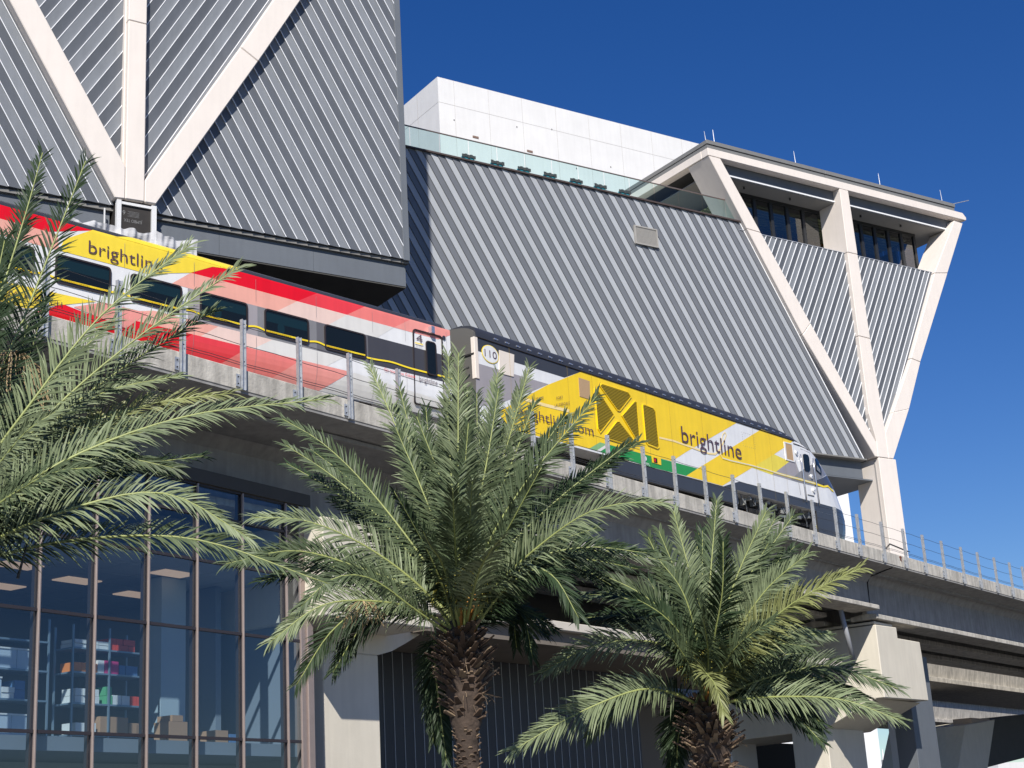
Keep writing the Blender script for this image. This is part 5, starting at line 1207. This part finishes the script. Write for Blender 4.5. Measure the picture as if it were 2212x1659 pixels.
# ---- left palm (trunk out of frame)
B3 = pal_pt((-190, 1235), 15.0)
lt = [
 ([(-120, 1000), (-20, 700), (50, 480), (92, 330)], [.2, .6, .9, 1.1], 2, 1.25), ([(-110, 1010), (20, 760), (110, 540), (185, 348)], [0, .1, .2, .3], 2, 1.3), ([(-90, 1090), (60, 880), (220, 680), (411, 528)], [-.2, -.3, -.3, -.2], 0, 1.15), ([(-80, 1110), (100, 900), (290, 735), (518, 575)], [.1, .3, .4, .5], 0, 1.15),
 ([(-80, 1120), (60, 960), (220, 850), (386, 812)], [.5, .9, 1.2, 1.3], 0, .95), ([(-70, 1130), (100, 990), (300, 880), (498, 850)], [.3, .5, .6, .6], 3, 1.1), ([(-70, 1140), (130, 1000), (400, 900), (703, 862)], [-.3, -.5, -.5, -.4], 0, 1.05), ([(-60, 1190), (120, 1110), (350, 1065), (545, 1165)], [-.4, -.7, -.8, -.8], 0, .95),
 ([(-60, 1215), (150, 1168), (420, 1165), (712, 1262)], [0, .1, .1, 0], 1, .85), ([(-70, 1160), (80, 1040), (240, 990), (380, 1012)], [.2, .5, .7, .7], 1, 1.05), ([(-60, 1180), (100, 1080), (280, 1010), (440, 985)], [.8, 1.4, 1.8, 2.0], 2, 1), ([(-100, 1060), (0, 900), (60, 780), (100, 640)], [.7, 1.2, 1.5, 1.7], 2, 1.1),
 ([(-90, 1080), (20, 930), (130, 800), (250, 690)], [.9, 1.6, 2.0, 2.2], 1, 1.05), ([(-70, 1140), (40, 1060), (120, 1020), (200, 1010)], [-.8, -1.4, -1.7, -1.9], 1, 1), ([(-120, 1010), (-60, 820), (-20, 660), (10, 520)], [-.2, -.3, -.4, -.4], 2, 1.2), ([(-70, 1130), (40, 1000), (160, 920), (290, 890)], [1.3, 2.0, 2.4, 2.6], 2, 1),
 ([(-80, 1100), (0, 1000), (60, 930), (120, 890)], [-.6, -1.1, -1.4, -1.5], 0, 1), ([(-80, 1180), (30, 1120), (140, 1085), (250, 1100)], [.4, .8, 1.0, 1.0], 1, .95), ([(-90, 1080), (0, 960), (90, 850), (170, 760)], [.3, .5, .6, .7], 1, 1.1), ([(-70, 1150), (60, 1050), (200, 960), (330, 930)], [-.2, -.2, -.1, 0], 1, 1.05)]
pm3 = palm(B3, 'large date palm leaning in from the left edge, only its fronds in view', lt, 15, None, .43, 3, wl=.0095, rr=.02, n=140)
m = MB(); m.tube([B3+Vector((0, 0, .1)), Vector((B3.x, B3.y, 0)), Vector((B3.x, B3.y, GZ))], [.33, .24, .26], 14); m.build('trunk', TRK, pm3)
boots(pm3, B3, B3.z-1.0, B3.z+.1, .34, .3, 9, 12, 31)
cfib = pal_pt((20, 765), 15.3)
fibres(pm3, pal_pt((25, 770), 15.2)+Vector((0, 0, .05)), 60, .75, STRAW, 'dry_flower_strands', 5, .28, r=.005)
m = MB(); m.tube([pal_pt((100, 1005), 14.6), pal_pt((88, 1100), 14.6), pal_pt((60, 1170), 14.6), pal_pt((38, 1250), 14.6)], [.012, .008, .008, .014], 4); m.build('hanging_stalk', DKMET, pm3)
# trunks, boots and flower stalks
for pmx, Bx, tz0, hr, tr, sd in ((pm1, B1, 1.18, .34, .155, 41), (pm2, B2, 1.05, .37, .20, 42)):
    m = MB(); m.tube([Bx+Vector((0, 0, .2)), Bx, Bx-Vector((0, 0, tz0*.45)), Bx-Vector((0, 0, tz0)), Bx-Vector((0, 0, tz0+.15)), Vector((Bx.x+.02, Bx.y, GZ))], [.16, hr*.6, hr*.82, hr*.62, tr, tr*1.1], 18); m.build('trunk', TRK, pmx, smooth=True)
    boots(pmx, Bx, Bx.z-tz0, Bx.z+.1, hr*.6, hr*.62, 14, 13, sd, l=.17, out=.9, w=.065)
    boots(pmx, Bx, Bx.z-tz0*.6, Bx.z-.15, hr*.8, hr*.78, 9, 10, sd+7, l=.24, out=1.1, w=.05)
    zlo = Bx.z-tz0-.1; rows = int((zlo-GZ)/.085)
    boots(pmx, Bx, GZ, zlo, tr*1.08, tr*.98, rows, 11, sd+20, l=.06, out=.6, w=.045, name='trunk_scars')
    for k in range(5):
        a = -2.2+k*.55; e = Vector((math.cos(a), math.sin(a), 0))
        m = MB(); m.tube([Bx+e*.16+Vector((0, 0, .02)), Bx+e*.2+Vector((0, 0, .28)), Bx+e*.27+Vector((0, 0, .5+.05*k))], [.05, .04, .02], 6); m.build('orange_stub', STUBO, pmx, smooth=True)
    for k in range(6):
        a = -2.6+k*.75; e = Vector((math.cos(a), math.sin(a), 0)); fibres(pmx, Bx+e*.35+Vector((0, 0, .75+.1*(k % 2))), 26, .5, INFL, 'flower_stalks', sd+k, .22, r=.006)
for pmx, Bx in ((pm1, B1), (pm2, B2)):
    fibres(pmx, Bx-Vector((0, 0, .25)), 16, .4, BOOT2, 'loose_fibres', 77, .42, r=.004)
    fibres(pmx, Bx-Vector((0, 0, .75)), 14, .35, BOOT2, 'loose_fibres', 78, .38, r=.004)
fibres(pm1, pal_pt((782, 1300), 20.4), 34, .42, STRAW, 'dry_flower_strands', 9, .25, r=.006)
